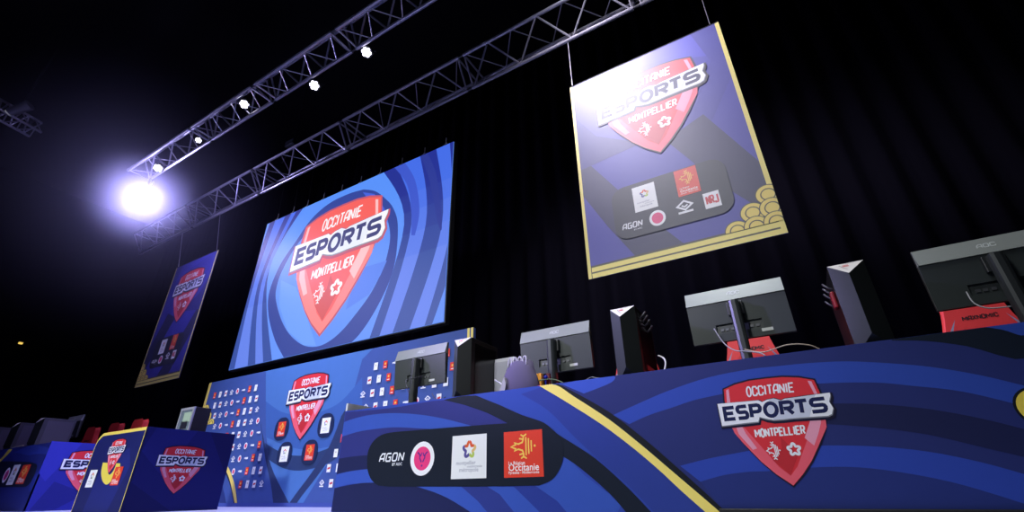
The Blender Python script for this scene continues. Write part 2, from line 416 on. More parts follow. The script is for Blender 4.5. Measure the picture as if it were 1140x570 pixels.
# left arcs
a.poly(U([(360, 465)] + Lf([(60, 120), (300, 100), (545, 62), (690, 90), (830, 165), (900, 200), (900, 420), (60, 420)])), Mm)
a.poly(U(Lf([(40, 185), (120, 153), (200, 132), (300, 122), (400, 125), (500, 138), (600, 160), (720, 195), (720, 215)]) + Lf([(640, 220), (500, 196), (420, 190), (330, 186), (250, 192), (150, 208), (40, 245)])), B)
a.poly(U(Lf([(40, 335), (120, 320), (220, 312), (300, 320), (300, 380), (210, 375), (120, 385), (40, 405)])), N)
a.poly(U(Lf([(40, 405), (120, 386), (210, 376), (300, 380), (300, 450), (150, 442), (90, 450), (40, 470)])), B)
# right of the pill
a.poly(U(Lf([(690, 40), (900, 128), (1000, 165), (1060, 215)]) + Lf([(1180, 300), (1300, 300), (1300, 150), (1140, 20), (1040, -20), (690, -20)])), (48, 76, 168))
a.poly(U(zm(580, 400, 3.354, [(60, 110), (130, 90)]) + Md([(140, 130), (290, 235), (420, 330), (520, 415), (600, 490), (690, 575)]) + Md([(500, 575), (400, 470), (280, 365), (200, 290), (100, 190), (0, 130)])), (45, 64, 148))
a.poly(U(Lf([(430, 455), (560, 452), (640, 452), (740, 452), (900, 452), (1050, 400), (1100, 310)]) + Lf([(1180, 400), (1330, 580), (640, 600), (560, 510)])), B)
a.poly(U(Lf([(620, 450), (740, 452)]) + Lf([(800, 490), (880, 590)]) + Lf([(760, 590), (700, 520)])), (46, 60, 140))
a.poly(U(Lf([(860, 452), (960, 450)]) + Lf([(1060, 520), (1120, 590)]) + Lf([(1000, 590), (930, 520)])), (43, 62, 150))
a.poly(U(Lf([(545, 62), (620, 46), (692, 42)]) + Lf([(800, 85), (900, 130), (1000, 165), (1060, 215), (1140, 265)]) + Md([(170, 300), (280, 372), (400, 480), (495, 580)]) + Md([(400, 580), (330, 500), (220, 405), (150, 358)]) + Lf([(1080, 340), (1000, 260), (900, 200), (830, 165), (740, 120), (640, 85)])), K)
a.poly(U(Lf([(20, 480), (50, 462), (150, 442), (220, 437), (330, 440), (440, 460), (560, 505), (690, 585)]) + Lf([(0, 600), (20, 480)])), N)
# right arcs, their blues darkened for the light falling off
a.poly(U(Md([(150, 98), (350, 212), (480, 315), (600, 420), (700, 510), (775, 580)]) + [(1200, 580), (1200, 340), (640, 400)]), M2)
a.poly(U(Md([(150, 92), (330, 60), (340, 85), (235, 128)])), (58, 88, 190))
a.poly(U(Md([(345, 208), (440, 165), (550, 118), (700, 68), (850, 38), (939, 28)]) + Rt([(0, 151), (100, 141), (200, 136), (300, 139), (450, 151), (600, 176), (730, 207)]) + Rt([(730, 266), (550, 223), (400, 206), (300, 197), (170, 198), (50, 205)]) + Md([(770, 126), (650, 152), (560, 182), (480, 208), (405, 242)])), (48, 76, 172))
a.poly(U(Rt([(345, 76), (440, 77), (560, 92), (730, 127), (730, 0), (300, 0)])), K)
a.poly(U(Rt([(560, 30), (660, 44), (730, 60), (760, 0), (560, 0)])), (48, 76, 168))
a.poly(U(Rt([(80, 258), (150, 257), (300, 259), (450, 273), (600, 300), (730, 332)]) + Rt([(730, 412), (600, 382), (450, 347), (300, 327), (150, 316), (80, 316)])), K2)
a.poly(U(Md([(595, 398), (700, 371), (850, 342)]) + Rt([(60, 385), (150, 378), (300, 381), (450, 396), (600, 426), (730, 462)]) + Rt([(730, 547), (550, 492), (400, 460), (250, 441), (120, 441), (40, 450)]) + Md([(850, 420), (760, 432), (670, 457)])), (46, 72, 172))
a.poly(U(Md([(670, 457), (760, 432), (850, 420)]) + Rt([(40, 450), (120, 441), (250, 441), (400, 460), (550, 492), (730, 547)]) + [(1200, 600)] + Md([(780, 590)])), (38, 52, 122))
# stripe
a.poly(U(Md([(140, 92), (250, 150), (352, 212), (482, 315), (602, 420), (702, 510), (775, 580)]) + Md([(740, 570), (640, 490), (450, 325), (330, 228), (200, 142), (120, 96)])), (22, 26, 34))
a.poly(U(Md([(60, 94), (130, 96), (200, 140), (330, 225), (450, 320), (550, 405), (650, 490), (755, 580)]) + Md([(700, 580), (600, 492), (520, 417), (420, 332), (300, 242), (150, 147)])), (252, 232, 120))
cx, cz = onY(YD, 1159, 453)
a.disc((cx, cz), .085, (22, 26, 34), 32, adv=True); a.disc((cx, cz), .075, (240, 214, 84), 32, adv=True)
a.build('fascia_print', desk)
# pill with sponsors
k = YD
a = Art(frY(YD), pr_, (XD0, XD1, FZ, ZT), start=.0042)
P = []
x0, x1, z0, z1 = -1.062 * k, -.458 * k, .0085 * k, .147 * k
a.poly(U(Lf([(200, 330), (206, 290), (232, 245), (275, 217), (330, 207)]) + Lf([(600, 185), (830, 168), (960, 165)]) + Lf([(1000, 170), (1050, 205), (1085, 260), (1088, 320), (1070, 380), (1035, 425), (980, 450)]) + Lf([(700, 455), (300, 455)]) + Lf([(250, 450), (220, 425), (202, 380), (200, 330)])), (16, 26, 42))
a.build('sponsor_plate', desk)
a = Art(frY(YD), pr_, start=.0048)
agon(a, -1.016 * k, .0635 * k, .088 * k, .0315 * k)
a.build('sponsor_wordmark', desk, label='white techno lettering reading AGON')
a = Art(frY(YD), pr_, start=.0048); badge(a, -.864 * k, .078 * k, .040 * k, .0395 * k * 1.03); a.build('sponsor_badge', desk, label='round white badge with pink centre')
a = Art(frY(YD), pr_, start=.0048); card_metro(a, -.768 * k, -.664 * k, .0272 * k, .1257 * k); a.build('sponsor_card', desk, label='white card with rainbow star')
a = Art(frY(YD), pr_, start=.0048); card_region(a, -.6148 * k, -.512 * k, .0266 * k, .125 * k); a.build('sponsor_card', desk, label='red card with yellow cross')
a = Art(frY(YD), pr_, start=.0048); logo(a, -.038 * k, .0004 * k, .186 * k); a.build('shield_logo', desk)
# carcass
MB().box(XD0 - .0, XD0 + .02, YD + .001, YD + .62, FZ, ZT + .066).build('side_panel', [WHITE], desk, label='white board end panel')
MB().box(XD0 + .02, XD1, YD + .02, YD + .58, ZT - .075, ZT - .045, .004).build('tabletop', BLACK, desk)
for lx in (XD0 + .3, -1.6, -.1, 1.4, XD1 - .1):
    mb = MB().tube([(lx, YD + .52, FZ), (lx, YD + .52, ZT - .075)], .022, 10); mb.build('leg', STEEL, desk)
MB().box(onY(YD, 800, 560)[0], XD1, YD - .03, YD, FZ, onY(YD - .03, 1000, 567)[1], .004).build('plinth', BLACK, desk, label='low black plinth')
TT = ZT - .045   # table surface

# ================================================================== MONITORS
def make_monitor(x, y, zc, label, group, tz=TT, name='computer_monitor'):
    t = thing(name, (x, y, tz), label, 'monitor', group)
    W = .308; z0 = zc - .185; z1 = zc + .185; zs = z1 - .102
    mb = MB()
    mb.box(x - W, x + W, y + .030, y + .046, z0, z1, .003)
    mb.build('bezel', BLACK, t)
    mb = MB(); mb.box(x - W + .008, x + W - .008, y + .046, y + .048, z0 + .014, z1 - .008); mb.build('display', mat((12, 14, 20), .12, name='dark_glass'), t)
    # upper strip slopes out and down to catch the lamps, its grey also paled for their light
    ys, yt, yl = y - .006, y + .026, y + .02
    V = [(x - W + .002, yt, z1 - .001), (x + W - .002, yt, z1 - .001), (x + W - .002, ys, zs), (x - W + .002, ys, zs), (x - W + .002, y + .03, z1 - .001), (x + W - .002, y + .03, z1 - .001), (x + W - .002, y + .03, zs), (x - W + .002, y + .03, zs)]
    mk('rear_strip', V, [(0, 3, 2, 1), (0, 1, 5, 4), (3, 7, 6, 2), (0, 4, 7, 3), (1, 2, 6, 5)], mat((168, 174, 170), .3, metal=.35, name='lit_satin_plastic'), parent=t)
    # lower shell with port recess
    lo = zs - .001; ry0, ry1 = z0 + .055, z0 + .115; rx0, rx1 = x - .145, x + .135
    yb = lambda z: y + .002 + (lo - z) / (lo - z0) * .018
    XS = [x - W + .002, rx0, rx1, x + W - .002]; ZS = [z0 + .002, ry0, ry1, lo]; V = []; F = []
    for zz in ZS:
        for xx in XS: V.append((xx, yb(zz), zz))
    for j in range(3):
        for i in range(3):
            if (i, j) != (1, 1): F.append((j * 4 + i, j * 4 + i + 1, j * 4 + i + 5, j * 4 + i + 4))
    n0 = len(V); V += [(rx0, y + .028, ry0), (rx1, y + .028, ry0), (rx1, y + .028, ry1), (rx0, y + .028, ry1)]
    q = [5, 6, 10, 9]
    F.append((n0, n0 + 1, n0 + 2, n0 + 3))
    for k_ in range(4): F.append((q[k_], q[(k_ + 1) % 4], n0 + (k_ + 1) % 4, n0 + k_))
    n1 = len(V); V += [(XS[0], y + .031, ZS[0]), (XS[3], y + .031, ZS[0]), (XS[3], y + .031, lo), (XS[0], y + .031, lo)]
    F += [(0, 3, n1 + 1, n1), (0, n1, n1 + 3, 12), (3, 15, n1 + 2, n1 + 1), (12, n1 + 3, n1 + 2, 15)]
    mk('rear_shell', V, F, mat((62, 68, 68), .36, name='dark_grey_plastic'), parent=t)
    for i, xx in enumerate((-.12, -.09, -.055, .06, .095)): MB().box(x + xx, x + xx + .02, y + .020, y + .0275, ry0 + .014, ry0 + .030).build('port', mat((96, 98, 104), .4, metal=.5), t)
    a = Art(frY(y - .0015), lambda c: mat(c, .4), start=.0)
    an = ys; 
    # AOC lettering follows the slope
    zl = z1 - .062; sl = (yt - ys) / (z1 - zs)
    a = Art(lambda u, v, w_: Vector((u, yt - (z1 - v) * sl - .0012, v)), lambda c: mat(c, .4))
    word(a, even('AoC', gap=.35), ((x - .03, zl + .022), (x + .045, zl + .022), (x + .045, zl), (x - .033, zl)), .0045, (214, 220, 218), None)
    a.build('maker_mark', t)
    a = Art(frY(yb(z0 + .045) - .001), lambda c: mat(c, .6)); a.rrect(x + .12, x + .185, z0 + .028, z0 + .048, .002, (205, 208, 205)); a.build('rating_label', t)
    mb = MB(); mb.prism([(x - .032, y - .060), (x - .026, y - .074), (x - .012, y - .082), (x + .012, y - .082), (x + .026, y - .074), (x + .032, y - .060), (x + .032, y - .022), (x - .032, y - .022)], 2, tz + .016, zc + .055)
    mb.build('stand_pole', mat((58, 62, 64), .35, metal=.3), t)
    mb = MB(); mb.box(x - .05, x + .05, y - .024, y + .006, zc - .03, zc + .06, .004); mb.build('mount_plate', DARK, t)
    mb = MB().prism([(x - .16, y - .16), (x - .13, y - .18), (x, y - .09), (x + .13, y - .18), (x + .16, y - .16), (x + .05, y - .02), (x + .05, y + .05), (x - .05, y + .05), (x - .05, y - .02)], 2, tz, tz + .016)
    mb.build('stand_foot', DARK, t)
    return t
MON = 3.25
g = 'monitors along the front desk'
mons = [make_monitor(-.902 * MON, MON, .324 * MON, 'dark monitor seen from behind against the blue backdrop wall', g)]
mons.append(make_monitor(-.471 * MON, MON, .308 * MON, 'grey-backed monitor beside the purple backpack and orange carton', g))
mons.append(make_monitor(-.056 * MON, MON, .321 * MON, 'grey-backed monitor between the two black towers, looped cable and red chair below', g))
mons.append(make_monitor(.343 * MON, MON, .3185 * MON, 'monitor seen from behind at the right edge, above a large red chair', g))

def cable(name, pts, r, rgb, label, group='cables on the front desk'):
    MB().tube(smooth_curve(pts, 8), r, 8).build(name, mat(rgb, .5), smooth=True, label=label, cat='cable', group=group)
def P3(D, x, y): q = onY(D, x, y); return (q[0], D, q[1])

# ================================================================== TOWERS
def make_tower(x, y, label, group, w2=.0875, zt=1.128, tz=TT, dp=.40, side=(12, 12, 15), hue=(50, 56, 55)):
    t = thing('computer_tower', (x, y, tz), label, 'computer', group)
    MB().box(x - w2, x + w2, y, y + dp, tz + .012, zt, .004).build('case', mat(side, .35, name='black_or_lit_case'), t)
    zb = tz + .014; p1 = Vector((x - .006, y - .062, zt - .082)); p2 = Vector((x - .006, y - .062, tz + .10))
    TL, TR, BL, BR = (Vector(q) for q in ((x - w2, y, zt), (x + w2, y, zt), (x - w2, y, zb), (x + w2, y, zb)))
    mk('front_facet', [TL, p1, p2, BL], [(0, 3, 2, 1)], mat(hue, .38, name='lit_facet'), parent=t)  # left facet coloured paler than the right, as lit from the left
    mk('front_facet', [TR, p1, p2, BR], [(0, 1, 2, 3)], mat((22, 25, 26), .38, name='shaded_facet'), parent=t)
    tp = mk('top_facet', [TL, TR, p1], [(0, 2, 1)], mat((216, 212, 210), .45, name='white_sticker'), parent=t, label='white triangular badge with red writing')
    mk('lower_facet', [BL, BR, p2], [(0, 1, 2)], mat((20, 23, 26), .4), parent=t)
    # red writing on the badge
    nrm = (TR - TL).cross(p1 - TL).normalized()
    if nrm.y > 0: nrm = -nrm
    ctr = (TL + TR + p1) / 3; ex = Vector((1, 0, 0)); ez = nrm.cross(ex); ez = ez if ez.z > 0 else -ez
    a = Art(lambda u, v, w_: ctr + ex * u + ez * v + nrm * (w_ + .0008), lambda c: mat(c, .5))
    a.layer(); a.stroke([(-.018, .012), (.012, .012)], .004, (214, 60, 66)); a.stroke([(-.015, .002), (.014, .002)], .006, (214, 60, 66)); a.stroke([(-.03, .02), (-.018, -.008), (.0, -.03)], .0025, (90, 60, 70)); a.stroke([(-.01, .03), (.045, .026)], .002, (90, 60, 70))
    a.build('badge_print', tp)
    a = Art(frY(y - .0125), lambda c: mat(c, .4)); a.rrect(x + w2 - .028, x + w2 - .010, zb + .03, zb + .048, .002, (232, 236, 236))
    a.build('power_button', t)
    mb = MB().box(x + w2 - .001, x + w2 + .003, y + .05, y + dp - .03, zb + .03, zt - .04, .001); mb.build('side_glass', mat((8, 8, 10) if side[0] < 40 else (84, 80, 98), .2 if side[0] < 40 else .5, name='smoked_or_lit_glass'), t)  # far towers get a paler glass colour for the violet light
    for sx in (-1, 1):
        for yy in (.05, dp - .05): MB().box(x + sx * (w2 - .02) - .012, x + sx * (w2 - .02) + .012, y + yy - .02, y + yy + .02, tz, tz + .013).build('foot', BLACK, t)
    return t
g = 'black towers along the front desk'
TW = 3.0
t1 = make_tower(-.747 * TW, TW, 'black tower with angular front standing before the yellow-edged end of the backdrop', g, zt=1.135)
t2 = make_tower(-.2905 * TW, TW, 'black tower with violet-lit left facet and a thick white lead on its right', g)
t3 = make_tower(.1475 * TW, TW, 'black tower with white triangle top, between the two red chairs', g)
# red case light in the middle tower
MB().box(t2.location.x + .089, t2.location.x + .0915, TW + .1, TW + .3, TT + .10, TT + .135).build('case_light', mat((90, 8, 12), emit=.5, name='red_led'), t2, label='faint red glow strip')
# fan / cable clutter clipped to towers
def clutter(t, sx, zt, lab):
    x = t.location.x + sx * .0875; y = TW + .12
    mb = MB()
    for i, (dy, dz) in enumerate(((0, 0), (.05, -.012), (.10, -.03), (.15, -.06))):
        mb.tube([(x + sx * (.010 + .026 * math.sin(s)), y + dy + .03 * math.cos(s), zt + dz + .026 * math.sin(s * 1.3)) for s in [j * .7 for j in range(9)]], .006, 6)
    mb.build('cable_bundle', mat((60, 60, 70), .4), smooth=True, label=lab, cat='cable')
clutter(t2, 1, 1.085, 'dark bundled leads on the upper right side of the violet-lit tower')
clutter(t3, -1, 1.045, 'dark bundled leads on the upper left side of the white-topped tower')
x = t3.location.x - .0875
MB().box(x - .022, x - .001, TW + .06, TW + .12, .90, 1.0, .008).build('red_connector', mat((150, 22, 40), .5), label='small dark red plug under the leads on the white-topped tower', cat='plug')

# ================================================================== CHAIRS
def make_chair(x, y, label, group, body=(226, 58, 54), wing=(146, 146, 160), top=1.16, text=True, name='gaming_chair', rz=0):
    t = thing(name, (x, y, FZ), label, 'chair', group)
    Z = lambda h: h * top / 1.16
    # backrest outline (half) heights relative to lens level
    HW = [(.10, 1.16), (.125, 1.13), (.135, 1.02), (.15, .95), (.175, .86), (.22, .76), (.235, .60), (.215, .45), (.20, .36)]
    def shell(sc, y0, y1, h0=0, h1=99):
        pts = [(w_ * sc, Z(h)) for w_, h in HW]; return [(x + a_, b_) for a_, b_ in pts] + [(x - a_, b_) for a_, b_ in reversed(pts)]
    o = MB().prism([(p[0], p[1]) for p in shell(1.0, 0, 0)], 1, y - .02, y + .07).build('backrest', mat(body, .55, name='red_leatherette'), t)
    bv = o.modifiers.new('soften', 'BEVEL'); bv.width = .018; bv.segments = 3
    for sg in (-1, 1):
        pts = [(x + sg * w_, Z(h)) for w_, h in HW[4:]]; out = [(x + sg * (w_ + .04), Z(h - .03)) for w_, h in HW[5:]]
        o = MB().prism(pts + out[::-1], 1, y - .055, y + .05).build('side_wing', mat(wing, .6, name='grey_leatherette'), t)
        bv = o.modifiers.new('soften', 'BEVEL'); bv.width = .012; bv.segments = 2
    if text:
        a = Art(frY(y - .021), lambda c: mat(c, .6)); word(a, even('MAXNoMIC'), ((x - .075, .972), (x + .095, .972), (x + .095, .948), (x - .078, .948)), .006, (52, 14, 20), None)
        a.build('chair_lettering', o.parent)
    MB().box(x - .25, x + .25, y - .45, y + .06, FZ + .44, FZ + .54, .04).build('seat', mat((28, 28, 32), .6), t)
    for sg in (-1, 1):
        mb = MB().box(x + sg * .30 - .035, x + sg * .30 + .035, y - .34, y - .08, FZ + .68, FZ + .71, .01); mb.box(x + sg * .30 - .015, x + sg * .30 + .015, y - .22, y - .18, FZ + .47, FZ + .68); mb.box(min(x + sg * .2, x + sg * .31), max(x + sg * .2, x + sg * .31), y - .22, y - .18, FZ + .45, FZ + .48)
        mb.build('armrest', BLACK, t)
    MB().tube([(x, y - .2, FZ + .08), (x, y - .2, FZ + .44)], .028, 12).build('gas_lift', STEEL, t)
    for k_ in range(5):
        an = 2 * math.pi * k_ / 5 + .3; e = (x + .30 * math.cos(an), y - .2 + .30 * math.sin(an), FZ + .07)
        lg = MB().tube([(x, y - .2, FZ + .11), e], [.026, .016], 8).build('base_leg', BLACK, t)
        MB().tube([(e[0] - .012, e[1], FZ + .03), (e[0] + .012, e[1], FZ + .03)], .03, 12).build('caster', BLACK, lg)
    return t
YC = 4.0
g = 'gaming chairs behind the front desk'
c3 = make_chair(-.045 * YC - .01, YC, 'red gaming chair behind the second monitor from the right', g)
c4 = dup(c3, (.290 * YC, YC, FZ), label='red gaming chair below the monitor at the right edge', group=g)
c2 = dup(c3, (-.276 * YC, YC, FZ), label='gaming chair mostly hidden behind the violet-lit tower, a red sliver showing', group=g)

# ---- clutter by the second monitor
bp = thing('backpack', (-1.70, 3.0, TT), 'purple-grey backpack standing on the desk left of the grey-backed monitor', 'backpack')
bx, by = bp.location.x, 3.0
prof = [(.150, TT, .06), (.165, TT + .06, .085), (.150, TT + .14, .09), (.125, TT + .20, .08), (.105, TT + .255, .06), (.06, TT + .275, .03)]
V = []; F = []; n = 20
for w_, z_, d_ in prof:
    for k_ in range(n):
        an = 2 * math.pi * k_ / n; rr = 1 + .05 * math.sin(3 * an + z_ * 30); V.append((bx + w_ * .95 * math.cos(an) * rr, by + d_ * .7 * math.sin(an) * rr, z_))
for i in range(len(prof) - 1):
    for k_ in range(n): F.append((i * n + k_, i * n + (k_ + 1) % n, (i + 1) * n + (k_ + 1) % n, (i + 1) * n + k_))
F.append(tuple((len(prof) - 1) * n + k_ for k_ in range(n))); F.append(tuple(range(n - 1, -1, -1)))
o = mk('bag_body', V, F, mat((92, 84, 116), .8, name='mauve_fabric'), parent=bp, smooth=True)
for i in range(4):
    xx = bx - .07 + i * .042
    MB().tube(smooth_curve([(xx - .012, by - .035, TT + .225), (xx - .012, by - .03, TT + .275), (xx + .002, by - .025, TT + .292), (xx + .014, by - .03, TT + .272), (xx + .014, by - .035, TT + .225)], 4), .006, 6).build('gather_loop', mat((190, 186, 204), .6), bp, smooth=True)
# pale flap at the lower left
V = []
o = MB().prism([(bx - .17, TT), (bx - .10, TT), (bx - .085, TT + .10), (bx - .10, TT + .15), (bx - .125, TT + .09)], 1, by - .07, by - .04).build('side_flap', mat((170, 168, 172), .7), bp)
cs = thing('white_case', (-.620 * 3.35, 3.35, TT), 'white boxy case standing behind the purple-grey backpack', 'case')
xx = cs.location.x
MB().box(xx - .10, xx + .12, 3.35, 3.6, TT, .305 * 3.35, .006).build('shell', mat((214, 214, 222), .4), cs)
MB().box(xx - .08, xx + .10, 3.342, 3.351, TT + .03, .305 * 3.35 - .03, .003).build('front_panel', mat((190, 190, 204), .4), cs)
Y_ = 3.0
o = MB().box(*sorted((onY(Y_, 592, 430)[0], onY(Y_, 603, 430)[0])), Y_, Y_ + .04, TT, onY(Y_, 597, 416)[1], .004).build('drink_carton', mat((236, 156, 22), .5), label='small orange carton at the foot of the grey-backed monitor', cat='carton')
q = onY(Y_, 603, 419); mb = MB(); bm = bmesh.new(); bmesh.ops.create_uvsphere(bm, u_segments=16, v_segments=10, radius=.017)
bm.verts.index_update(); mb.add([v.co + Vector((q[0] + .006, Y_ + .05, q[1])) for v in bm.verts], [tuple(v.index for v in f.verts) for f in bm.faces]); bm.free()
mb.box(q[0] + .002, q[0] + .010, Y_ + .046, Y_ + .054, TT, q[1] - .012)
mb.build('blue_bottle_stopper', mat((30, 40, 190), .4), smooth=True, label='small blue ball-topped stopper between orange carton and monitor pole', cat='stopper')
q = onY(Y_ - .02, 601, 431)
MB().tube([(q[0] + .028 * math.cos(s * .3927), Y_ - .02, TT + .033 + .028 * math.sin(s * .3927)) for s in range(17)], .006, 8, cap=False).build('red_tape_roll', mat((200, 24, 40), .5), smooth=True, label='small red ring standing in front of the orange carton', cat='roll')
q = onY(Y_ + .1, 611, 416)
MB().box(q[0] - .015, q[0] + .015, Y_ + .08, Y_ + .1, TT, q[1], .003).build('maroon_box', mat((110, 20, 36), .5), label='small dark maroon box right of the blue stopper', cat='box')

# ---- cables along the fascia top
W_ = (200, 198, 190)
cable('power_cable', [P3(3.2, 795, 366), P3(3.15, 806, 382), P3(3.1, 818, 390), P3(3.05, 830, 391), P3(3.02, 846, 393), P3(2.99, 852, 396)], .0035, (150, 150, 158), 'grey lead curving from the monitor between the black towers to its pole')
cable('power_cable', [P3(3.05, 829, 389), P3(3.02, 850, 392), P3(3.0, 876, 384), P3(3.0, 900, 384), P3(3.02, 917, 391)], .0035, (176, 160, 140), 'pale lead arching right from the pole behind the shield logo desk')
cable('power_cable', [P3(3.1, 733, 396), P3(3.05, 739, 399), P3(3.0, 741, 405), P3(2.97, 739, 416)], .005, (220, 220, 220), 'thick white lead hooking down right of the violet-lit tower')
cable('power_cable', [P3(3.0, 551, 423), P3(2.98, 559, 428), P3(2.96, 566, 437), P3(2.95, 567, 441)], .004, (214, 214, 222), 'white lead in front of the purple-grey backpack')
cable('power_cable', [P3(3.0, 598, 424), P3(2.98, 612, 422), P3(2.97, 622, 424), P3(2.96, 630, 428)], .0035, (86, 110, 70), 'green-brown lead beside the small red ring')
cable('power_cable', [P3(2.98, 650, 425), P3(2.97, 658, 420), P3(2.97, 668, 421), P3(2.96, 690, 418)], .003, (120, 124, 124), 'thin dark lead arching left of the violet-lit tower')
cable('power_cable', [P3(3.0, 456, 440), P3(3.1, 452, 424), P3(3.15, 462, 421), P3(3.2, 470, 418)], .0035, (40, 40, 46), 'black lead behind the pole of the monitor at the left end')
cable('power_cable', [P3(3.05, 481, 438), P3(3.0, 485, 444), P3(2.98, 492, 444), P3(2.96, 496, 442)], .0035, (30, 30, 40), 'black lead looping left of the black tower at the left end')
cable('power_cable', [P3(3.2, 1076, 325), P3(3.15, 1084, 337), P3(3.1, 1100, 343), P3(3.05, 1126, 341)], .0035, (130, 130, 134), 'grey lead hanging across the lettering of the right-hand red chair')

# ================================================================== BACKDROP WALL
YB = 4.5; bx0 = -2.012 * YB; bx1 = -.713 * YB; bzt = .4055 * YB
bd = thing('backdrop_wall', ((bx0 + bx1) / 2, YB + .02, FZ), 'low blue printed backdrop wall with shield logo and rows of small sponsor marks', 'backdrop')
MB().box(bx0, bx1, YB, YB + .05, FZ + .0, bzt).build('wall_panel', pr_((64, 88, 152)), bd)
a = Art(frY(YB), pr_, (bx0, bx1, FZ + .045, bzt))
U = lambda pts: [onY(YB, *p) for p in pts]
q3 = lambda pts: sm2(zm(190, 380, 3, pts), 4)
a.poly(U(zm(190, 380, 3, [(318, 60), (318, 300), (345, 560), (430, 560), (560, 350), (640, 60), (700, 0), (318, 30)])), (74, 116, 180))
a.poly(U(q3([(318, 200), (370, 235), (430, 245), (500, 235), (570, 200), (640, 120)]) + q3([(640, 300), (560, 345), (430, 360), (318, 320)])), (62, 98, 166))
a.poly(U(q3([(316, 340), (380, 375), (450, 380), (540, 350), (590, 300), (585, 345), (540, 400), (450, 430), (380, 425), (320, 390)])), (44, 62, 104))
a.poly(U(q3([(300, 270), (316, 350), (345, 440), (395, 540), (400, 560)]) + q3([(345, 560), (335, 480), (316, 390), (304, 300)])), (44, 58, 98))
a.poly(U(q3([(600, 200), (575, 300), (545, 370), (490, 450), (425, 535), (420, 560)]) + q3([(395, 560), (400, 535), (470, 440), (530, 350), (570, 250)])), (44, 58, 98))
a.poly(U(q3([(140, 430), (150, 470), (165, 545)]) + q3([(186, 545), (175, 490), (155, 430), (140, 405)])), (40, 56, 116))  # shadow painted as a dark stripe left of the yellow curve
a.poly(U(q3([(100, 360), (130, 372), (165, 410), (195, 470), (212, 545)]) + q3([(224, 545), (216, 490), (196, 430), (165, 380), (120, 340), (90, 330)])), (36, 44, 70))
a.poly(U(q3([(95, 355), (130, 365), (165, 400), (195, 455), (214, 540)]) + q3([(222, 540), (214, 480), (195, 425), (165, 378), (120, 345), (90, 335)])), (240, 214, 110))
for i, (e0, e1) in enumerate(((bx0, bx0 + .022), (bx0 + .030, bx0 + .07))): a.poly([(e0, FZ), (e1, FZ), (e1, bzt), (e0, bzt)], (250, 222, 104))
for e0, e1 in ((bx1 - .035, bx1), (bx1 - .09, bx1 - .055)): a.poly([(e0, FZ), (e1, FZ), (e1, bzt), (e0, bzt)], (240, 220, 120))
def cloud(art, x, z, r, c=(240, 216, 104), dk=(70, 60, 40), full=False):
    for q_, cc in ((1.0, dk), (.92, c), (.60, dk), (.50, c)):
        art.disc((x, z), r * q_, cc, 28, adv=True)
def clouds(art, xe, ze, r, sg):
    """stacked wave scales growing out of a corner; sg = direction away from the edge"""
    for row, n_ in ((2, 1), (1, 2), (0, 3)):
        for j in range(n_ - 1, -1, -1): cloud(art, xe + sg * (j * 1.5 + .55) * r, ze + row * 1.35 * r, r)
a.clip = (bx0 + .07, bx1, bzt - .74, bzt - .3)
clouds(a, bx0 + .07, bzt - .74, .095, 1)
a.clip = (bx0, bx1, FZ, bzt)
a.poly([(bx0, FZ), (bx1, FZ), (bx1, FZ + .05), (bx0, FZ + .05)], (66, 84, 158))
a.build('wall_print', bd)
k = YB
a = Art(frY(YB), pr_, start=.0088); logo(a, -1.3777 * k, .1539 * k, .211 * k); a.build('shield_logo', bd)
for cxx, czz, kind in ((-1.4796, .1931, 'R'), (-1.262, .188, 'W'), (-1.4382, .1146, 'W'), (-1.3165, .1139, 'R')):
    a = Art(frY(YB), pr_, start=.0088)
    a.rrect((cxx - .036) * k, (cxx + .036) * k, (czz - .036) * k, (czz + .036) * k, .03 * k, (30, 42, 78))
    (card_region if kind == 'R' else card_metro)(a, (cxx - .0195) * k, (cxx + .0195) * k, (czz - .0225) * k, (czz + .0225) * k)
    a.build('sponsor_card', bd, label='red card with yellow cross' if kind == 'R' else 'white card with rainbow star')
def mini(art, ty, x, z, s):
    w_, h_ = .30 * s, .42 * s
    if ty == 0: art.poly([(x - w_, z - h_), (x + w_, z - h_), (x + w_, z + h_), (x - w_, z + h_)], (226, 66, 52)); art.disc((x, z + .1 * s), .13 * s, (250, 190, 90), 8, adv=True); art.layer(); art.stroke([(x - w_ * .6, z - .25 * s), (x + w_ * .6, z - .25 * s)], .08 * s, (250, 240, 236))
    elif ty == 1: art.poly([(x - w_, z - h_), (x + w_, z - h_), (x + w_, z + h_), (x - w_, z + h_)], (236, 238, 240)); art.disc((x, z + .1 * s), .10 * s, (200, 190, 160), 8, adv=True)
    elif ty == 2: art.poly([(x - w_, z - h_ * .95), (x + w_, z - h_ * .95), (x + w_, z + h_ * .95), (x - w_, z + h_ * .95)], (236, 236, 240)); art.layer(); art.stroke([(x - w_ * .7, z - .05 * s), (x + w_ * .7, z + .05 * s)], .20 * s, (196, 60, 72))
    elif ty == 3: emblem(art, x, z, .33 * s)
    elif ty == 4: art.disc((x, z), .34 * s, (244, 240, 244), 16, .40 * s, adv=True); art.disc((x, z), .21 * s, (224, 52, 96), 14, .26 * s, adv=True)
    else: art.layer(); art.stroke([(x - .38 * s, z), (x - .1 * s, z + .04 * s)], .16 * s, (226, 230, 240)); art.stroke([(x - .1 * s, z), (x + .38 * s, z)], .24 * s, (226, 230, 240))
start = {0: 0, 1: 0, 2: 0, 3: 0, 4: 1, 5: 1, 6: 2, 7: 3, 8: 4}
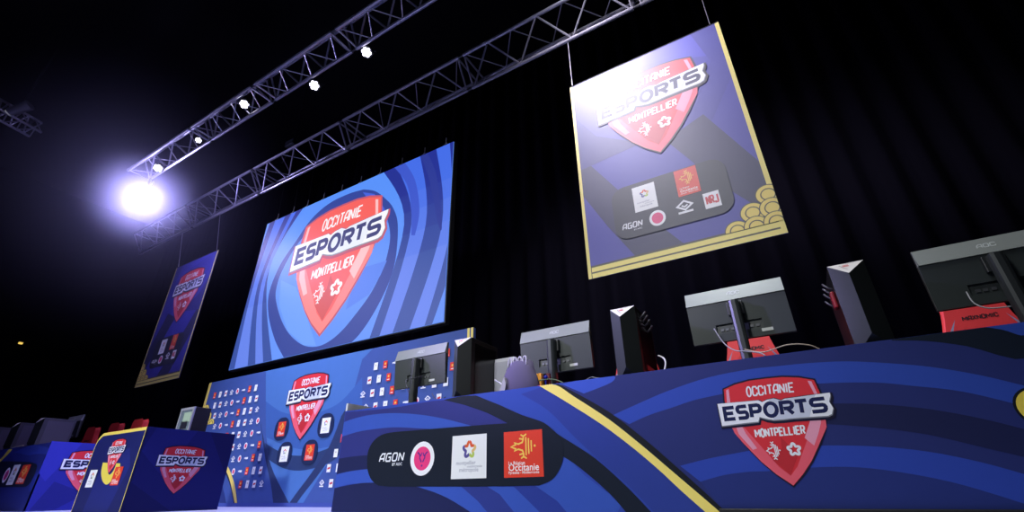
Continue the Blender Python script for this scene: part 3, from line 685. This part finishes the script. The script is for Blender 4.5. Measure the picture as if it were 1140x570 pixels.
for r_ in range(9):
    a = Art(frY(YB), pr_, start=.0088)
    for j in range(start[r_], 8): mini(a, (r_ + j) % 6, (-1.9458 + .0193 * r_ + .0380 * j) * k, (.349 - .0397 * r_) * k, .027 * k)
    a.build('sponsor_row', bd)
    a = Art(frY(YB), pr_, start=.0088)
    for j in range(0, 9):
        x_ = -1.074 - .0205 * r_ + .0395 * j
        if x_ < -.75: mini(a, (1 + r_ - j) % 6, x_ * k, (.3456 - .0399 * r_) * k, .027 * k)
    a.build('sponsor_row', bd)
for xx in (bx0 + .6, bx0 + 2.4, bx1 - 1.6, bx1 - .5):
    MB().prism([(YB + .05, FZ), (YB + .45, FZ), (YB + .05, FZ + 1.1)], 0, xx, xx + .03).build('rear_brace', mat((120, 96, 66), .7, name='pine'), bd)

# ================================================================== LED SCREEN
YL = 4.7
lx0, lx1, lz0, lz1 = -1.8984 * YL, -.8206 * YL, .4423 * YL, 1.118 * YL
ls = thing('led_screen', ((lx0 + lx1) / 2, YL + .05, lz0), 'large glowing LED screen with shield logo in blue swirls, hung from the truss', 'screen')
MB().box(lx0 - .02, lx1 + .02, YL + .012, YL + .11, lz0 - .02, lz1 + .02, .004).build('cabinet', BLACK, ls)
base = led_((96, 142, 244))
MB().box(lx0, lx1, YL, YL + .012, lz0, lz1).build('display', base, ls)
a = Art(frY(YL), led_, (lx0, lx1, lz0, lz1), start=.0002, step=.0002)
U = lambda pts: [onY(YL, *p) for p in pts]
Dk = (56, 82, 164); Bt = (102, 150, 252); Pw = (104, 134, 238); Mb = (62, 88, 204)
bands = [  # left: top, mid, bottom ; right: top, mid, bottom ; fill
 ([(305, 235), (276, 322), (248, 425)], [(520, 140), (512, 260), (478, 370)], Dk),
 ([(312, 230), (281, 322), (259, 420)], [(500, 145), (502, 252), (469, 375)], Pw),
 ([(326, 222), (287, 318), (275, 415)], [(485, 160), (492, 250), (452, 378)], Dk),
 ([(333, 220), (291, 316), (284, 412)], [(467, 168), (474, 250), (434, 380)], Pw),
 ([(341, 214), (296, 312), (293, 408)], [(440, 180), (458, 250), (420, 382)], Dk),
 ([(356, 205), (300, 300), (303, 404)], [(424, 186), (450, 250), (409, 384)], Bt),
]
TOPC = {Dk: (34, 46, 146), Pw: (66, 108, 232), Bt: (88, 146, 250)}
for Lp, Rp, c in bands:      # the picture on the screen is deeper blue towards its top, in coarse steps
    P = U(sm2(Lp, 8) + sm2(Rp[::-1], 8)); a.clip = (lx0, lx1, lz0, lz1); a.poly(P, c)
    for zc_, f_ in ((.70, .25), (.79, .45), (.88, .7), (.96, .9)):
        a.clip = (lx0, lx1, zc_ * YL, lz1); a.w -= a.step * .8; a.poly(P, tuple(int(c[i] * (1 - f_) + TOPC[c][i] * f_) for i in range(3)))
    a.clip = (lx0, lx1, lz0, lz1)
a.poly(U(sm2([(447, 176), (462, 200), (467, 235), (462, 262)], 6) + sm2([(458, 262), (458, 235), (453, 205), (435, 182)], 6)), Mb)
a.poly(U(sm2([(470, 158), (486, 195), (492, 250), (488, 250), (478, 200), (466, 168)], 6)), (44, 58, 150))
a.poly(U(sm2([(405, 211), (388, 216), (366, 227), (346, 245), (330, 268), (312, 295), (300, 325), (299, 350), (306, 378), (316, 398)], 5) + sm2([(350, 410), (388, 384), (405, 366), (421, 340), (434, 312), (441, 285), (443, 250), (438, 232), (430, 222), (418, 213), (405, 211)], 5)), (50, 70, 156))
a.poly(U(sm2([(420, 222), (430, 240), (434.5, 262), (431, 285), (424, 305), (412, 328), (396, 350), (380, 369), (365, 381), (352, 386), (338, 384.5), (325, 375), (316, 362), (310, 346), (307, 330), (309, 316), (315, 300), (330, 274), (352, 250), (390, 235), (405, 228)], 5)), (98, 148, 248))
a.poly(U([(313, 312), (330, 320), (348, 372), (352, 385), (338, 384), (320, 368), (311, 340)]), (112, 162, 255))
a.poly(U([(398, 300), (431, 290), (424, 306), (411, 328), (385, 345)]), (88, 132, 238))
a.poly(U([(404, 214), (417, 216), (428, 232), (432, 248), (424, 240)]), (70, 100, 222))
a.build('screen_swirls', ls)
a = Art(frY(YL), led_, start=.004, step=.0002)
logo(a, -1.3802 * YL, .4975 * YL, .526 * YL, .526 * YL * 1.05, pal=dict(red=(250, 100, 92), lt=(255, 138, 132), hi=(255, 196, 196), wh=(250, 250, 255), nv=(64, 66, 120), dk=(200, 90, 110), gy=(236, 240, 255)))
a.build('shield_logo', ls)
for i, xr in enumerate((-1.8485, -1.7358, -1.6384, -1.532, -1.4186, -1.3055, -1.1957, -1.0814, -.9679, -.8658)):
    x = xr * YL; mb = MB(); mb.box(x - .03, x + .03, YL + .03, YL + .09, lz1 + .02, lz1 + .05); mb.tube(smooth_curve([(x, YL + .06, lz1 + .05), (x - .02, YL + .06, lz1 + .08), (x, YL + .06, lz1 + .11), (x + .02, YL + .06, lz1 + .085)], 3), .008, 6); mb.tube([(x, YL + .06, lz1 + .10), (x, YL + .06, lz1 + .22)], .008, 6)
    mb.build('hanging_bracket', mat((190, 188, 180), .5, name='zinc'), ls)
    MB().tube([(x, YL + .06, lz1 + .2), (x, YL + .01, 1.335 * YL)], .003, 6).build('hanging_wire', BLACK, ls)
MB().box(lx0, lx1, YL + .045, YL + .075, lz1 + .02, lz1 + .03).build('hanging_bar', STEEL, ls)

# ================================================================== TRUSSES
def zig(n, flip=0): return [(i % 2) ^ flip for i in range(n + 1)]
def truss(label, x_joints, chords, z_names, name='lighting_truss'):
    """chords: list of (y, z) ; faces zig-zag between consecutive chords"""
    t = thing(name, ((x_joints[0] + x_joints[-1]) / 2, chords[0][0], min(c[1] for c in chords)), label, 'truss', 'ceiling trusses')
    for s0, s1 in zip(x_joints[:-1], x_joints[1:]):
        fr = MB()
        e = .05
        for cy, cz_ in chords: fr.tube([(s0 + e, cy, cz_), (s1 - e, cy, cz_)], .030, 10)
        seg = fr.build('truss_segment', ALU, t, smooth=False)
        br = MB(); nb = 6
        xs = [s0 + e + .04 + (s1 - s0 - 2 * e - .08) * i / nb for i in range(nb + 1)]
        for q in range(len(chords)):
            A, B_ = chords[q], chords[(q + 1) % len(chords)]; rb = .009 if abs(A[1] - B_[1]) < .01 else .016
            for i in range(nb):
                p0 = A if i % 2 == 0 else B_; p1 = B_ if i % 2 == 0 else A
                br.tube([(xs[i], p0[0], p0[1]), (xs[i + 1], p1[0], p1[1])], rb, 6)
            for xx in (s0 + e + .02, s1 - e - .02): br.tube([(xx, A[0], A[1]), (xx, B_[0], B_[1])], .016, 6)
        br.build('bracing', ALU, seg)
        cp = MB()
        for cy, cz_ in chords: cp.tube([(s1 - e, cy, cz_), (s1 + e, cy, cz_)], .022, 8)
        cp.build('coupler', STEEL, seg)
    return t
tA = 4.7
jA = [-3.27 * tA, -2.656 * tA, -2.04 * tA, -1.40 * tA, -.755 * tA, -.12 * tA, .52 * tA]
truss('front silver triangular truss carrying the LED screen and the banners', jA, [(tA * .935, 1.449 * tA), (tA * 1.065, 1.449 * tA), (tA, 1.340 * tA)], None)
tB = 2.9
jB = [-3.90 * tB, -3.02 * tB, -2.33 * tB - .0, -1.62 * tB, -.9 * tB, -.1 * tB]
truss('upper silver truss with a row of round white lamps', jB, [(tB * .93, 2.19 * tB), (tB * 1.07, 2.19 * tB), (tB, 2.325 * tB)], None)
# short truss end far left, running towards the viewer
tt = thing('lighting_truss', (-15.0, 1.3, 8.0), 'short end of a grey truss poking in at the far left edge', 'truss', 'ceiling trusses')
A0 = Vector(ray(-30, 118)).normalized(); A1 = Vector(ray(33, 152)).normalized()
P0 = A0 * (8.2 / A0.z); P1 = A1 * (8.2 / A1.z)
dr = (P1 - P0).normalized(); nn = dr.cross(Vector((0, 0, 1))).normalized(); mb = MB(); br = MB()
ch = [Vector((0, 0, .0)), nn * .45, nn * .22 + Vector((0, 0, .38))]
for c_ in ch: mb.tube([P0 + c_, P1 + c_], .03, 8)
tt.location = P1
sg_ = mb.build('truss_segment', ALU, tt)
for q in range(3):
    for i in range(8):
        f0, f1 = i / 8, (i + 1) / 8; A_, B_ = ch[q], ch[(q + 1) % 3]
        if i % 2: A_, B_ = B_, A_
        br.tube([P0.lerp(P1, f0) + A_, P0.lerp(P1, f1) + B_], .016, 6)
br.build('bracing', ALU, sg_)

# ---- lamps
def par(px, py, y, label, r=.085, z=None, emit=9.0):
    d = ray(px, py); p = d * (y / d.y)
    t = thing('stage_lamp', (p.x, p.y, p.z), label, 'stage lamp', 'round lamps on the upper truss')
    dn = Vector((-p.x * .35, -p.y, -p.z)).normalized(); up = -dn
    MB().tube([p, p + up * .02, p + up * .12, p + up * .17], [r * 1.12, r * 1.15, r * .95, r * .5], 20).build('housing', BLACK, t, smooth=False)
    hb = [];
    e1 = dn.orthogonal().normalized(); e2 = dn.cross(e1)
    lens = MB()
    for k_ in range(7):
        c_ = p + dn * .006 + ((e1 * math.cos(k_ * math.pi / 3) + e2 * math.sin(k_ * math.pi / 3)) * r * .62 if k_ < 6 else Vector((0, 0, 0)))
        lens.tube([c_, c_ + dn * .008], r * .30, 12)
    lens.build('led_cluster', mat((235, 232, 255), emit=emit, name='lamp_glow'), t)
    yk = MB(); yk.tube([p + e1 * r * 1.2, p + e1 * r * 1.25 + up * .2, p - e1 * r * 1.25 + up * .2, p - e1 * r * 1.2], .008, 6)
    yk.build('yoke', STEEL, t); 
    q_ = p + up * .2; MB().tube([q_, (q_.x, 1.07 * tB, 2.19 * tB)] if q_.z < 2.19 * tB else [q_, (q_.x, 1.07 * tB, 2.19 * tB - .02)], .014, 8).build('clamp', STEEL, t)
    return t
par(408, 58, 3.2, 'round white lamp nearest the top edge, hanging below the upper truss')
par(350, 95, 3.2, 'round white lamp hanging below the upper truss, second from the top edge')
par(272, 116, 2.95, 'round white lamp glowing inside the upper truss, third from the top edge')
par(221, 156, 2.95, 'small half-lit lamp inside the upper truss, fourth from the top edge', .06, emit=5)
par(176, 187, 2.95, 'oval white lamp right beside the dazzling spotlight', .09)
# dazzling spotlight
d = ray(158, 221); sp = d * (3.05 / d.y)
t = thing('spotlight', tuple(sp), 'dazzling white spotlight glaring at the left end of the upper truss', 'spotlight')
dn = (-sp).normalized()
MB().tube([sp - dn * .01, sp - dn * .25, sp - dn * .36], [.26, .24, .12], 24).build('housing', BLACK, t)
MB().tube([sp, sp + dn * .012], .24, 28).build('lens', mat((232, 228, 255), emit=60, name='spot_glow'), t)  # lens drawn wider to take in the lamp's bloom
MB().tube([sp + Vector((.28, 0, 0)) - dn * .12, sp + Vector((.28, 0, .34)) - dn * .12, sp + Vector((-.28, 0, .34)) - dn * .12, sp + Vector((-.28, 0, 0)) - dn * .12], .014, 8).build('yoke', STEEL, t)
MB().tube([sp + Vector((0, 0, .34)) - dn * .12, (sp.x - dn.x * .12, 1.07 * tB, 2.19 * tB)], .016, 8).build('clamp', STEEL, t)
spl = light('spotlight_beam', 'POINT', sp + dn * .30, None, 260, (0.42, 0.38, 1.0), .12)
# haze added around the spotlight, densest at its core to imitate the glare
hv = bpy.data.materials.new('glare_haze'); hv.use_nodes = True; nt = hv.node_tree; nt.nodes.clear()
out = nt.nodes.new('ShaderNodeOutputMaterial'); vs = nt.nodes.new('ShaderNodeVolumeScatter'); vs.inputs['Color'].default_value = (.75, .75, 1, 1); vs.inputs['Anisotropy'].default_value = .1
tc = nt.nodes.new('ShaderNodeTexCoord'); ln = nt.nodes.new('ShaderNodeVectorMath'); ln.operation = 'LENGTH'; mr = nt.nodes.new('ShaderNodeMapRange'); mr.interpolation_type = 'SMOOTHSTEP'
mr.inputs['From Min'].default_value = 0; mr.inputs['From Max'].default_value = 3.6; mr.inputs['To Min'].default_value = .04; mr.inputs['To Max'].default_value = 0
m2 = nt.nodes.new('ShaderNodeMapRange'); m2.interpolation_type = 'SMOOTHERSTEP'; m2.inputs['From Min'].default_value = 0; m2.inputs['From Max'].default_value = 1.3; m2.inputs['To Min'].default_value = .5; m2.inputs['To Max'].default_value = 0
ad = nt.nodes.new('ShaderNodeMath'); ad.operation = 'ADD'
nt.links.new(tc.outputs['Object'], ln.inputs[0]); nt.links.new(ln.outputs['Value'], mr.inputs['Value']); nt.links.new(ln.outputs['Value'], m2.inputs['Value']); nt.links.new(mr.outputs[0], ad.inputs[0]); nt.links.new(m2.outputs[0], ad.inputs[1]); nt.links.new(ad.outputs[0], vs.inputs['Density']); nt.links.new(vs.outputs[0], out.inputs['Volume'])
bm = bmesh.new(); bmesh.ops.create_icosphere(bm, subdivisions=4, radius=3.7); me = bpy.data.meshes.new('haze'); bm.to_mesh(me); bm.free(); me.materials.append(hv)
o = bpy.data.objects.new('haze', me); C.objects.link(o); o.location = sp
put(o, None, 'violet haze added around the dazzling spotlight for its glare', 'haze', None, 'stuff')
# small moving light at far left
d = ray(22, 121); p = d * (8.3 / d.z)
t = thing('stage_lamp', tuple(p), 'dim unlit lamp with small glints at the far left above the truss end', 'stage lamp')
MB().tube([p - Vector((.16, .1, .12)), p + Vector((.16, .1, .12))], [.09, .12], 14).build('housing', mat((120, 120, 130), .4, metal=.6), t)
MB().tube([p - Vector((.16, .1, .12)), p - Vector((.18, .11, .135))], .075, 14).build('lens', mat((170, 170, 190), emit=.35), t)
MB().tube([p, (p.x, p.y, 10.4)], .02, 6).build('hanging_pole', STEEL, t)
d = ray(23, 382); p = d * (21.96 / -d.x)
MB().box(-22, p.x + .03, p.y - .05, p.y + .05, p.z - .03, p.z + .03, .005).build('indicator_lamp', mat((230, 190, 90), emit=1.2), label='tiny amber light far off in the dark hall at the left', cat='lamp')

# hoist above the front truss
d = ray(325, 163); p = d * (4.85 / d.y)
t = thing('chain_hoist', tuple(p), 'small dark chain hoist above the front truss, near the LED screen', 'hoist')
MB().box(p.x - .16, p.x + .16, p.y - .1, p.y + .1, p.z - .02, p.z + .14, .02).build('motor_body', DARK, t)
MB().tube([(p.x, p.y, p.z + .14), (p.x, p.y, 10.35)], .010, 6).build('chain', STEEL, t)
MB().tube([(p.x - .25, p.y, p.z - .42), (p.x, p.y, p.z), (p.x + .25, p.y, p.z - .42)], .008, 6).build('sling', STEEL, t)

# ================================================================== HANGING BANNERS
def banner(D, x0, x1, z0, z1, mirror, label, cab):
    t = thing('hanging_banner', ((x0 + x1) / 2, D, z0), label, 'banner', 'banners hung from the front truss')
    W = x1 - x0; H = z1 - z0; s = W / .439
    MB().box(x0, x1, D, D + .012, z0, z1).build('banner_sheet', ban_((54, 54, 160)), t)
    T = lambda u, v: (x0 + (u + .3644) / .439 * W, z0 + (v - .466) / .6614 * H)
    m_ = (lambda L: [T(-.2894 - u, v) if mirror else T(u, v) for u, v in L])
    a = Art(frY(D), ban_, (x0, x1, z0, z1))
    a.poly(m_([(-.37, 1.13), (.08, 1.13), (.08, 1.0), (-.1, 1.08)]), (62, 62, 178))
    a.poly(m_([(.0, 1.13), (.08, 1.13), (.08, .95), (-.06, .72), (-.09, .78), (.03, 1.0)]), (48, 50, 150))
    a.poly(m_([(-.02, .84), (.08, .62), (.08, .48), (-.02, .62), (-.12, .80)]), (30, 34, 84))
    a.poly(m_([(-.36, .86), (-.20, .60), (-.10, .46), (-.22, .46), (-.30, .60), (-.36, .72)]), (30, 34, 84))
    a.poly(m_([(-.36, 1.0), (-.30, .9), (-.18, .82), (-.36, .80)]), (40, 42, 120))
    a.poly([T(-.37, .50), T(.08, .50), T(.08, .46), T(-.37, .46)], (60, 54, 34))
    for u0, u1 in ((-.3644, -.356), (.0645, .0755)): a.poly([T(u0, .46), T(u1, .46), T(u1, 1.13), T(u0, 1.13)], (242, 226, 120))
    for v0, v1 in ((.466, .4785), (.4825, .495)): a.poly([T(-.354, v0), T(.0755, v0), T(.0755, v1), T(-.354, v1)], (242, 226, 120))
    r = .0255 * s
    if mirror: a.clip = (x0, x1, T(0, .497)[1], z1); clouds(a, T(-.3644, 0)[0], T(0, .497)[1], r, 1)
    else: a.clip = (x0, x1, T(0, .497)[1], z1); clouds(a, T(.0755, 0)[0], T(0, .497)[1], r, -1)
    a.build('banner_print', t)
    a = Art(frY(D), ban_, start=.006)
    q = T(-.1428, .7687); logo(a, q[0], q[1], .3004 * s, .3004 * s * H / W / 1.507)
    a.build('shield_logo', t)
    a = Art(frY(D), ban_, start=.006)
    q0 = T(-.281, .548); q1 = T(-.004, .70); a.rrect(q0[0], q1[0], q0[1], q1[1], .035 * s, (26, 34, 56)); a.build('sponsor_plate', t)
    pos = dict(metro=(-.225, -.168, .614, .688), region=(-.118, -.066, .622, .698))
    a = Art(frY(D), ban_, start=.0072); q0 = T(-.225, .614); q1 = T(-.168, .688); card_metro(a, q0[0], q1[0], q0[1], q1[1]); a.build('sponsor_card', t, label='white card with rainbow star')
    a = Art(frY(D), ban_, start=.0072); q0 = T(-.118, .622); q1 = T(-.066, .698); card_region(a, q0[0], q1[0], q0[1], q1[1]); a.build('sponsor_card', t, label='red card with yellow cross')
    a = Art(frY(D), ban_, start=.0072)
    q = T(-.262, .566); agon(a, q[0], q[1], .05 * s, .024 * s); a.build('sponsor_wordmark', t); a = Art(frY(D), ban_, start=.0072)
    q = T(-.175, .583); badge(a, q[0], q[1], .0195 * s, .0215 * s, False); a.build('sponsor_badge', t); a = Art(frY(D), ban_, start=.0072)
    q = T(-.109, .592); emblem(a, q[0], q[1], .017 * s); a.build('sponsor_emblem', t); a = Art(frY(D), ban_, start=.0072)
    q0 = T(-.066, .570); q1 = T(-.031, .612); a.poly([q0, (q1[0], q0[1]), q1, (q0[0], q1[1])], (242, 242, 244))
    word(a, even('NRJ'), ((q0[0] + .006 * s, q1[1] - .010 * s), (q1[0] - .005 * s, q1[1] - .010 * s), (q1[0] - .005 * s, q0[1] + .012 * s), (q0[0] + .006 * s, q0[1] + .012 * s)), .004 * s, (206, 40, 56), None)
    a.build('sponsor_card', t, label='white card with red lettering')
    MB().tube([(x0, D + .006, z1 + .004), (x1, D + .006, z1 + .004)], .012, 8).build('top_rail', STEEL, t)
    for cx_ in cab: MB().tube([(cx_, D + .006, z1), (cx_, D + .006 + (tA - D) * .9, 1.34 * tA)], .006, 6).build('suspension_wire', ALU, t)
    return t
D1 = 4.7
banner(D1, -.3644 * D1, .0755 * D1, .466 * D1, 1.127 * D1, False, 'large hanging banner washed pale by a lamp, right of the LED screen', (-.356 * D1, .055 * D1))
D2 = 4.9
banner(D2, -2.675 * D2, -2.280 * D2, .4595 * D2, 1.091 * D2, True, 'narrow-looking dark violet hanging banner left of the LED screen', (-2.66 * D2, -2.30 * D2))

# ================================================================== CASTERS' DESK AND FAR DESK
YG = 2.615; zg = .2685 * YG
cx1 = -2.420 * YG; cx0 = -2.872 * YG
cd = thing('caster_desk', ((cx0 + cx1) / 2, YG + .5, FZ), 'dark navy counter with yellow-edged rounded front panel and shield logos', 'desk')
MB().box(cx1 - .03, cx1, YG + .02, YG + 1.02, FZ, zg, .002).build('side_panel', pr_((30, 34, 108)), cd)  # base blue darkened to stand in for the shade on this side
a = Art(frX(cx1), pr_, (YG + .02, YG + 1.02, FZ, zg))
a.poly([(YG + .1, zg), (YG + .55, zg), (YG + .3, .2), (YG + .02, .45)], (36, 40, 122)); a.poly([(YG, .15), (YG + .5, FZ), (YG, FZ)], (26, 29, 94)); a.poly([(YG + .7, zg), (YG + 1.1, zg), (YG + 1.1, .1)], (26, 29, 92))
a.build('side_print', cd)
A_ = abs(cx1); a = Art(frX(cx1), pr_, start=.004); logo(a, .4865 * A_, .0021 * A_ + .01, .0845 * A_, .081 * A_); a.build('shield_logo', cd)
# front panel with one rounded upper corner
r = .16; P = [(cx1, FZ), (cx1, zg)] + [(cx0 + r + r * math.cos(R(90 + 90 * k_ / 8)), zg - r + r * math.sin(R(90 + 90 * k_ / 8))) for k_ in range(9)] + [(cx0, FZ)]
MB().prism(P, 1, YG, YG + .02).build('front_panel', pr_((26, 30, 84)), cd)
a = Art(frY(YG), pr_, (cx0, cx1, FZ, zg)); a.poly(P, (240, 214, 96))
P2 = [(cx1 - .012, FZ), (cx1 - .012, zg - .035)] + [(cx0 + r + (r - .012) * math.cos(R(90 + 90 * k_ / 8)), zg - r + (r - .035) * math.sin(R(90 + 90 * k_ / 8))) for k_ in range(9)] + [(cx0 + .012, FZ)]
a.poly(P2, (26, 32, 92)); a.poly([(cx0 + .3, FZ), (cx1 - .3, FZ), (cx1 - .1, .3), (cx1 - .25, .5), (cx0 + .4, .3)], (32, 40, 112))
k = YG
U = lambda pts: [onY(YG, *p) for p in pts]
y3 = lambda pts: zm(90, 460, 5.18, pts)
a.poly(U(sm2(y3([(128, 285), (118, 340), (125, 390), (150, 412), (185, 380), (222, 330), (228, 290)]), 4) + sm2(y3([(205, 288), (190, 330), (165, 355), (158, 330), (162, 285)]), 4)), (236, 216, 84))
a.build('front_print', cd)
a = Art(frY(YG), pr_, start=.006); logo(a, -2.632 * k, .092 * k, .150 * k, .142 * k); a.build('shield_logo', cd)
a = Art(frY(YG), pr_, start=.006); card_region(a, -2.580 * k, -2.508 * k, .044 * k, .115 * k, True); a.build('sponsor_card', cd, label='red card with yellow cross')
a = Art(frY(YG), pr_, start=.006); card_metro(a, -2.815 * k, -2.745 * k, .04 * k, .11 * k, True); a.build('sponsor_card', cd, label='white card with rainbow star')
MB().box(cx0 + .03, cx1 - .03, YG + .02, YG + .9, zg - .09, zg - .06, .003).build('tabletop', BLACK, cd)
# far desk
fx1 = -3.428 * YG; fx0 = fx1 - 4.2
fd = thing('stage_desk', ((fx0 + fx1) / 2, YG + .4, FZ), 'far blue printed desk at the left edge with violet-lit end panel', 'desk')
MB().box(fx0, fx1, YG, YG + .02, FZ, zg - .015).build('fascia_panel', pr_((36, 46, 124)), fd)
a = Art(frY(YG), pr_, (fx0, fx1, FZ, zg - .015))
U = lambda pts: [onY(YG, *p) for p in pts]; f3 = lambda pts: sm2(zm(0, 480, 6.33, pts), 4)
a.poly(U(f3([(100, 150), (220, 100), (320, 110), (400, 150)]) + f3([(400, 190), (300, 160), (200, 170)])), (42, 58, 150))
a.poly(U(f3([(230, 330), (300, 250), (340, 240), (330, 420), (200, 420)])), (40, 56, 148))
a.poly(U(f3([(-200, 260), (-60, 215), (150, 215), (240, 225), (260, 260), (200, 380), (100, 395), (-200, 395)])), (22, 28, 54))
a.poly(U(f3([(60, 130), (85, 130), (40, 180), (-60, 280)]) + f3([(-80, 280), (20, 180)])), (236, 214, 80))
a.build('fascia_print', fd)
a = Art(frY(YG), pr_, start=.006); card_region(a, *[v for v in (onY(YG, 26, 524)[0] - .075, onY(YG, 28, 526)[0] + .125)], onY(YG, 19, 539)[1], onY(YG, 35, 517)[1]); a.build('sponsor_card', fd, label='red card with yellow cross')
a = Art(frY(YG), pr_, start=.006); q = onY(YG, 16, 529); card_metro(a, q[0] - .15, q[0] + .10, onY(YG, 8, 540)[1], onY(YG, 24, 517)[1]); a.build('sponsor_card', fd, label='white card with rainbow star')
a = Art(frY(YG), pr_, start=.006); q = onY(YG, 7.5, 529); badge(a, q[0], q[1], .10, .10, True); a.build('sponsor_badge', fd)
MB().box(fx1 - .02, fx1, YG, YG + .95, FZ, zg, .001).build('side_panel', pr_((44, 48, 150)), fd, label='blue end panel with shield logo')
a = Art(frX(fx1), pr_, (YG, YG + .95, FZ, zg)); a.poly([(YG, zg), (YG + .35, zg), (YG + .1, .2), (YG, .3)], (52, 56, 170)); a.poly([(YG + .2, .2), (YG + .6, .05), (YG + .3, FZ), (YG + .05, FZ)], (36, 40, 126)); a.build('side_print', fd)
A_ = abs(fx1); a = Art(frX(fx1), pr_, start=.004); logo(a, .3555 * A_, .002 * A_ + .01, .0845 * A_, .066 * A_); a.build('shield_logo', fd)
MB().box(fx0, fx1 - .02, YG + .02, YG + .85, zg - .09, zg - .06, .003).build('tabletop', BLACK, fd)
for lx in (fx0 + .2, fx0 + 2, fx1 - .3): MB().tube([(lx, YG + .75, FZ), (lx, YG + .75, zg - .09)], .022, 10).build('leg', STEEL, fd)
TG = zg - .06
g = 'towers on the far desk'
for i, (xx, lab) in enumerate(((-10.05, 'tall violet-lit tower on the far desk, nearest its end panel'), (-11.0, 'violet-lit tower on the far desk, middle of three'), (-12.0, 'violet-lit tower on the far desk cut by the left photo edge'))):
    y0 = 2.74 * (1 if i == 0 else .995)
    tw = make_tower(xx - .0875, y0, lab, g, zt=1.115, tz=TG, side=(70, 68, 80)) if i == 0 else dup(tw, (xx - .0875, y0, TG), label=lab, group=g)  # case sides recoloured violet grey to stand in for the light on them
mm = dup(mons[0], (-10.86, 3.34, TG), label='dark monitor behind the tall violet-lit tower on the far desk', group='monitors on the far desk')
g = 'red chairs behind the casters\' desk'
for xr, yy, lab in ((-2.975, 3.95, 'red chair back furthest left behind the casters counter'), (-2.73, 3.95, 'red chair back in the middle behind the casters counter'), (-2.51, 3.95, 'red chair back nearest the navy side panel')):
    if xr < -2.9: cw = make_chair(xr * yy, yy, lab, 'red chairs behind the casters counter', wing=(206, 60, 60), top=1.19); cw.scale = (1.3, 1, 1)
    else: dup(cw, (xr * yy, yy, FZ), label=lab)
for i, (p_, lab) in enumerate((([(33, 497), (45, 495), (57, 497)], 'pale lead along the top of the far desk near its end panel'), ([(6, 502), (16, 498), (26, 496)], 'pale lead along the top of the far desk at the left edge'))):
    cable('power_cable', [P3(YG + .03, *q) for q in p_], .006, (190, 180, 150), lab, 'cables on the far desk')
# glass-sided computer on the casters' desk
gx0, gx1 = -2.162 * 3.3, -2.062 * 3.3; gy = 3.3; gz = .318 * 3.3
gp = thing('computer_tower', ((gx0 + gx1) / 2, gy, TG), 'silver glass-fronted computer standing between navy counter and backdrop', 'computer')
MB().box(gx0, gx1, gy, gy + .2, TG, gz, .005).build('case', mat((26, 24, 36), .4), gp)
mb = MB(); 
for bxx in ((gx0, gx1, TG, TG + .03), (gx0, gx1, gz - .03, gz), (gx0, gx0 + .03, TG + .03, gz - .03), (gx1 - .03, gx1, TG + .03, gz - .03)): mb.box(bxx[0], bxx[1], gy - .02, gy, bxx[2], bxx[3])
mb.build('front_frame', mat((205, 206, 220), .35, metal=.4), gp)
MB().box(gx0 + .03, gx1 - .03, gy - .008, gy - .001, TG + .03, gz - .03).build('glass_panel', mat((120, 136, 150), .15), gp)
MB().box(gx0 + .10, gx1 - .06, gy - .012, gy - .008, gz - .18, gz - .06).build('lit_board', mat((190, 220, 205), emit=.6), gp)
MB().box(gx0 + .08, gx1 - .10, gy - .012, gy - .008, TG + .14, TG + .24).build('graphics_card', mat((40, 40, 56), .4), gp)
